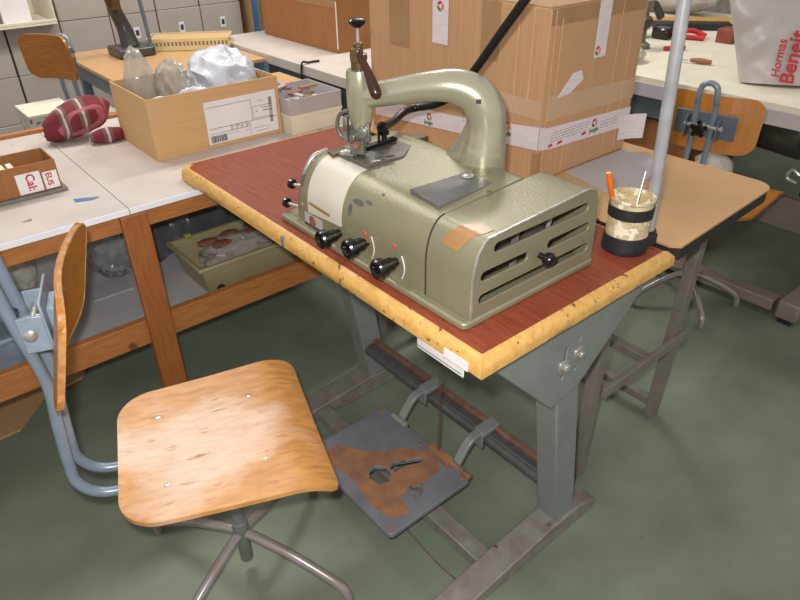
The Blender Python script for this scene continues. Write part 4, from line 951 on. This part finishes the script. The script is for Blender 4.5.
# blue shelving
c = thing('blue_shelf_rack', (2.25,4.05,0), 'blue steel shelving rack beyond the grey cartons', 'shelf')
for x in (2.115,2.185,2.75):
    bm = new(); box(bm, (x,3.96,0), (x+.028,3.985,1.4)); part('upright', bm, M['skyblue'], c)
for z in (.55,.95):
    bm = new(); box(bm, (2.115,3.986,z), (2.778,4.4,z+.03)); part('shelf_board', bm, M['skyblue'], c)
bm = new(); box(bm, (2.16,4.02,.581), (2.70,4.35,.90)); solo('packed_carton', bm, M['card2'], 'tan carton on the blue shelving rack', 'carton', bevel=.005)
bm = new(); tube(bm, [(2.20,3.88,0),(2.20,3.88,1.3)], .022, 12, 1); lathe(bm, [(.05,0),(.05,.02)], (2.20,3.88,0)); solo('orange_post', bm, M['orange'], 'orange and white post in front of the blue rack', 'post')

# ------------------------------------------------------------------ white table at right with bag and tools
t = thing('white_table', (3.0,1.5,0), 'large white-topped table at the right carrying the shopping bag', 'table')
WZ = .78
bm = new(); box(bm, (2.50,.35,WZ-.020), (4.2,2.90,WZ)); part('tabletop', bm, M['whitestuff'], t)
bm = new(); box(bm, (2.495,.35,WZ-.075), (2.515,2.90,WZ-.0205)); box(bm, (2.53,.36,WZ-.06), (3.69,2.89,WZ-.0205)); part('apron', bm, M['greypaper'], t, bevel=.002)
for x in (2.60,3.6):
    for y in (1.80,2.7):
        bm = new(); box(bm, (x-.025,y-.025,0), (x+.025,y+.025,WZ-.0605)); part('leg', bm, M['taupe'], t)
bm = new(); box(bm, (2.58,1.36,.60), (2.95,1.66,WZ-.0605)); part('drawer_unit', bm, M['greyblue'], t, bevel=.003)
bm = new(); box(bm, (2.62,1.26,0), (2.88,1.70,.58)); solo('brown_carton', bm, M['card3'], 'brown carton on the floor beneath the white table', 'carton', bevel=.004)
# machine stand beneath the white table: I shaped steel base
t = thing('machine_stand', (2.75,.9,0), 'beige steel stand with a black motor under the white table', 'stand')
bm = new(); box(bm, (2.455,.70,.028), (2.515,1.75,.075)); part('base_beam', bm, M['beam'], t, bevel=.004)
bm = new(); box(bm, (2.44,.60,.020), (2.95,.68,.095)); bm_ = part('foot', bm, M['beam'], t, bevel=.008)
bm = new(); box(bm, (2.45,.615,0), (2.50,.665,.0198)); part('rubber_pad', bm, M['rubber'], bm_)
bm = new(); box(bm, (2.88,.615,0), (2.93,.665,.0198)); part('rubber_pad', bm, M['rubber'], bm_)
bm = new(); box(bm, (2.44,1.7502,.0), (2.53,2.1,.095)); part('foot', bm, M['beam'], t, bevel=.004)
bm = new(); box(bm, (2.92,.70,.16), (2.95,1.20,.30)); part('panel', bm, M['beam'], t, bevel=.004)
for y in (.64,):
    bm = new(); box(bm, (2.76,y-.03,.0955), (2.82,y+.03,WZ-.061)); part('upright', bm, M['oldmachine'], t, bevel=.004)
bm = new(); box(bm, (2.90,1.201,.0), (2.97,1.235,WZ-.061)); part('upright', bm, M['oldmachine'], t, bevel=.004)
bm = new(); lathe(bm, [(.03,0),(.085,.01),(.095,.03),(.095,.20),(.085,.22),(.05,.23),(.05,.26)], (2.80,1.06,.620), (-.2,-1,0), 32)
mo = part('motor', bm, M['oldmachine'], t, angle=30); box_ = new(); box(box_, (2.66,.76,.42), (2.70,.80,.70)); box(box_, (2.66,.76,.42), (2.80,.80,.46)); part('motor_bracket', box_, M['blackplastic'], mo, bevel=.004)
bm = new(); box(bm, (2.62,.74,.47), (2.76,.76,.485)); tube(bm, [(2.60,.80,.52),(2.60,.83,.535),(2.60,.84,.50),(2.60,.80,.49)], .007, 8, 3); part('clamp', bm, M['steel'], mo)
bm = new(); box(bm, (2.60,.62,.12), (2.75,.63,.42)); bm.free()
bag('white_rag', 'pale rag hanging under the white table beside the motor', 'rag', (2.60,1.12,.47), (.05,.08,.05), M['plaster'], 44, .2, 5, .4212, 3)
# rag rests on a small shelf
bm = new(); box(bm, (2.54,1.03,.405), (2.70,1.23,.420)); o = part('rag_shelf', bm, M['oldmachine'], t)

# shopping bag with red lettering, leaning upright on the white table
bc = V((2.76,1.05,WZ)); bxv = V((.62,-.785,0)).normalized(); bup = V((.10,.08,1)).normalized(); bn = bxv.cross(bup).normalized()
c = thing('shopping_bag', bc, 'grey-white shopping bag with red lettering on the white table', 'bag')
def bagf(u, v):
    x = -.165+.42*u; z = .004+(.30+.12*u)*v
    w = .055*math.sin(PI*u)**.6*(1-.45*v)+.004
    edge = .012*noise.noise(V((u*3,v*3,1)))
    return bc+bxv*(x-.055*v*(1-u)+.045*(1-v)*(1-u))+bup*z+(bn*w, )[0]*1+bn*(edge*.6+.006*noise.noise(V((u*7,v*6,3))))
def bagb(u, v):
    p = bagf(u, v); x = -.165+.42*u; q = bc+bxv*(x-.055*v*(1-u)+.045*(1-v)*(1-u))+bup*(.004+(.30+.12*u)*v); return q-(p-q)*.8
bm = new(); nu, nv = 30, 26
F = [[bm.verts.new(bagf(i/nu,j/nv)) for j in range(nv+1)] for i in range(nu+1)]; B = [[bm.verts.new(bagb(i/nu,j/nv)) for j in range(nv+1)] for i in range(nu+1)]
for i in range(nu):
    for j in range(nv):
        bm.faces.new((F[i][j],F[i+1][j],F[i+1][j+1],F[i][j+1])); bm.faces.new((B[i][j],B[i][j+1],B[i+1][j+1],B[i+1][j]))
    bm.faces.new((F[i][0],B[i][0],B[i+1][0],F[i+1][0])); bm.faces.new((F[i][nv],F[i+1][nv],B[i+1][nv],B[i][nv]))
for j in range(nv):
    bm.faces.new((F[0][j],F[0][j+1],B[0][j+1],B[0][j])); bm.faces.new((F[nu][j],B[nu][j],B[nu][j+1],F[nu][j+1]))
for v in bm.verts: v.co.z = max(v.co.z, WZ+.001)
bb = part('bag_body', bm, M['bagfilm'], c, angle=60)
def bagtext(s, x, z, size, rot, bold):
    b = textbm(s, size, .0005, bold); ca, sa = math.cos(rot), math.sin(rot)
    for v in b.verts:
        px = x+v.co.x*ca-v.co.y*sa; pz = z+v.co.x*sa+v.co.y*ca
        u = (px+.165)/.42; w = (pz-.004)/(.30+.12*u); u = min(.98,max(.02,u)); w = min(.98,max(.02,w))
        q = bagf(u, w); v.co = q+bn*(.016+v.co.z)
    part('lettering', b, M['redink'], bb, smooth=False)
bagtext('Hormas', -.028, .030, .042, math.radians(80), .0009)
bagtext('Beneit', .024, .004, .074, math.radians(80), .0018)

# clutter on the white table
def clut(name, bmx, m, label, cat, **k): return solo(name, bmx, m, label, cat, **k)
bm = new(); box(bm, (-.26,-.05,0), (.26,.05,.012), Matrix.Translation((3.86,1.98,WZ+.0005)) @ Matrix.Rotation(-.85,4,'Z')); clut('yellow_ruler', bm, M['yellow'], 'long yellow wooden ruler near the back of the white table', 'ruler')
bm = new(); box(bm, (-.20,-.045,0), (.20,.045,.035), Matrix.Translation((3.60,1.86,WZ+.0005)) @ Matrix.Rotation(-.85,4,'Z')); clut('black_tool_case', bm, M['rubber'], 'flat black case beside the red pliers on the white table', 'case', bevel=.008)
bm = new(); box(bm, (3.36,1.52,WZ+.0005), (3.45,1.60,WZ+.065)); clut('terracotta_block', bm, M['terracotta'], 'terracotta coloured block beside the shopping bag', 'block', bevel=.004)
c = thing('pliers', (3.32,1.74,WZ+.001), 'red-handled pliers with black jaws lying on the white table', 'pliers')
bm = new(); tube(bm, [(3.34,1.80,WZ+.018),(3.38,1.74,WZ+.034),(3.40,1.67,WZ+.014)], .0125, 10, 4); tube(bm, [(3.30,1.76,WZ+.013),(3.33,1.70,WZ+.013),(3.345,1.65,WZ+.013)], .0120, 10, 4); part('handle', bm, M['redplastic'], c)
bm = new(); box(bm, (3.22,1.78,WZ+.001), (3.29,1.87,WZ+.055)); part('jaws', bm, M['blackplastic'], c, bevel=.012)
c = thing('wooden_handled_tool', (2.76,1.45,WZ+.001), 'knife with short wooden handle lying near the edge of the white table', 'knife')
bm = new(); tube(bm, [(2.86,1.45,WZ+.013),(2.87,1.41,WZ+.014),(2.885,1.365,WZ+.012)], [.007,.012,.009], 12, 4); part('handle', bm, M['rust'], c)
bm = new(); bar(bm, (2.855,1.455,WZ+.012), (2.835,1.51,WZ+.008), .010, .002); part('blade', bm, M['steel'], c)
bag('plastic_wrap', 'crumpled clear plastic wrap at the edge of the white table', 'plastic', (2.70,1.68,WZ+.03), (.07,.09,.035), M['plasticclear'], 51, .25, 7, WZ+.001, 4)
c = thing('grey_shoe_press', (2.98,1.78,WZ+.001), 'grey metal press with dark handle at the left of the white table', 'press')
bm = new(); lathe(bm, [(.05,0),(.05,.015),(.025,.03),(.022,.16),(.035,.18),(.035,.21)], (2.98,1.78,WZ+.001), (0,0,1), 24); part('column', bm, M['taupe'], c)
bm = new(); tube(bm, [(2.98,1.78,WZ+.19),(3.02,1.76,WZ+.19),(3.06,1.74,WZ+.13)], .018, 12, 4); lathe(bm, [(.03,0),(.035,.02),(.02,.045)], (2.955,1.76,WZ+.12), (-.6,-.7,0), 20); part('handle', bm, M['oldmachine'], c)
bm = new(); lathe(bm, [(.06,0),(.055,.10),(.03,.16),(.03,.25)], (3.20,1.95,WZ+.001), (0,0,1), 20); clut('brown_bottle', bm, M['brownplastic'], 'dark brown bottle behind the grey press', 'bottle')
bm = new(); tube(bm, [(3.00,1.66,WZ+.012),(3.08,1.60,WZ+.012)], .010, 8, 1); clut('red_marker', bm, M['redplastic'], 'thin red marker lying in front of the grey press', 'marker')
bag('grey_sack', 'large pale grey sack lying at the back of the white table', 'sack', (4.02,2.30,WZ+.10), (.13,.34,.10), M['bagfilm'], 61, .12, 4, WZ+.001, 4)

# ------------------------------------------------------------------ camera
cam = bpy.data.cameras.new('camera'); co = bpy.data.objects.new('camera', cam); C.objects.link(co)
cam.sensor_width = 36; cam.sensor_fit = 'HORIZONTAL'; cam.lens = 647*36/800; cam.clip_start = .02
yaw, pit, rol = [math.radians(a) for a in (39.54420269,32.46737068,-0.7690286)]
cy_, sy_, cp, sp = math.cos(yaw), math.sin(yaw), math.cos(pit), math.sin(pit)
f = V((sy_*cp, cy_*cp, -sp)); r = V((cy_,-sy_,0)); u = r.cross(f)
r2 = r*math.cos(rol)+u*math.sin(rol); u2 = -r*math.sin(rol)+u*math.cos(rol)
mm = Matrix((r2,u2,-f)).transposed().to_4x4(); mm.translation = V((0,0,1.44)); co.matrix_world = mm
bpy.context.scene.camera = co

# ------------------------------------------------------------------ light
def area(name, loc, target, size, power, col=(1,1,1), sy=None):
    l = bpy.data.lights.new(name, 'AREA'); l.energy = power; l.color = col; l.size = size
    if sy: l.shape = 'RECTANGLE'; l.size_y = sy
    o = bpy.data.objects.new(name, l); C.objects.link(o); o.location = loc
    o.rotation_euler = (V(target)-V(loc)).to_track_quat('-Z','Y').to_euler(); return o
up = V((0,0,1.44))+u2*.055-r2*.035
area('camera_flash', up, V((0,0,1.44))+f*2, .035, 21, (1,.985,.97))
area('ceiling_tube_light', (.6,2.9,2.75), (.6,2.9,0), 1.2, 34, (1,.97,.93), .2)
area('ceiling_tube_light', (2.4,2.6,2.75), (2.4,2.6,0), 1.2, 42, (1,.97,.93), .2)
w = bpy.data.worlds.new('world'); bpy.context.scene.world = w; w.use_nodes = True
w.node_tree.nodes['Background'].inputs[0].default_value = (1,.975,.955,1); w.node_tree.nodes['Background'].inputs[1].default_value = .62
vs = bpy.context.scene.view_settings; vs.view_transform = 'Standard'; vs.look = 'None'; vs.gamma = 1; vs.exposure = 0; vs.use_curve_mapping = False
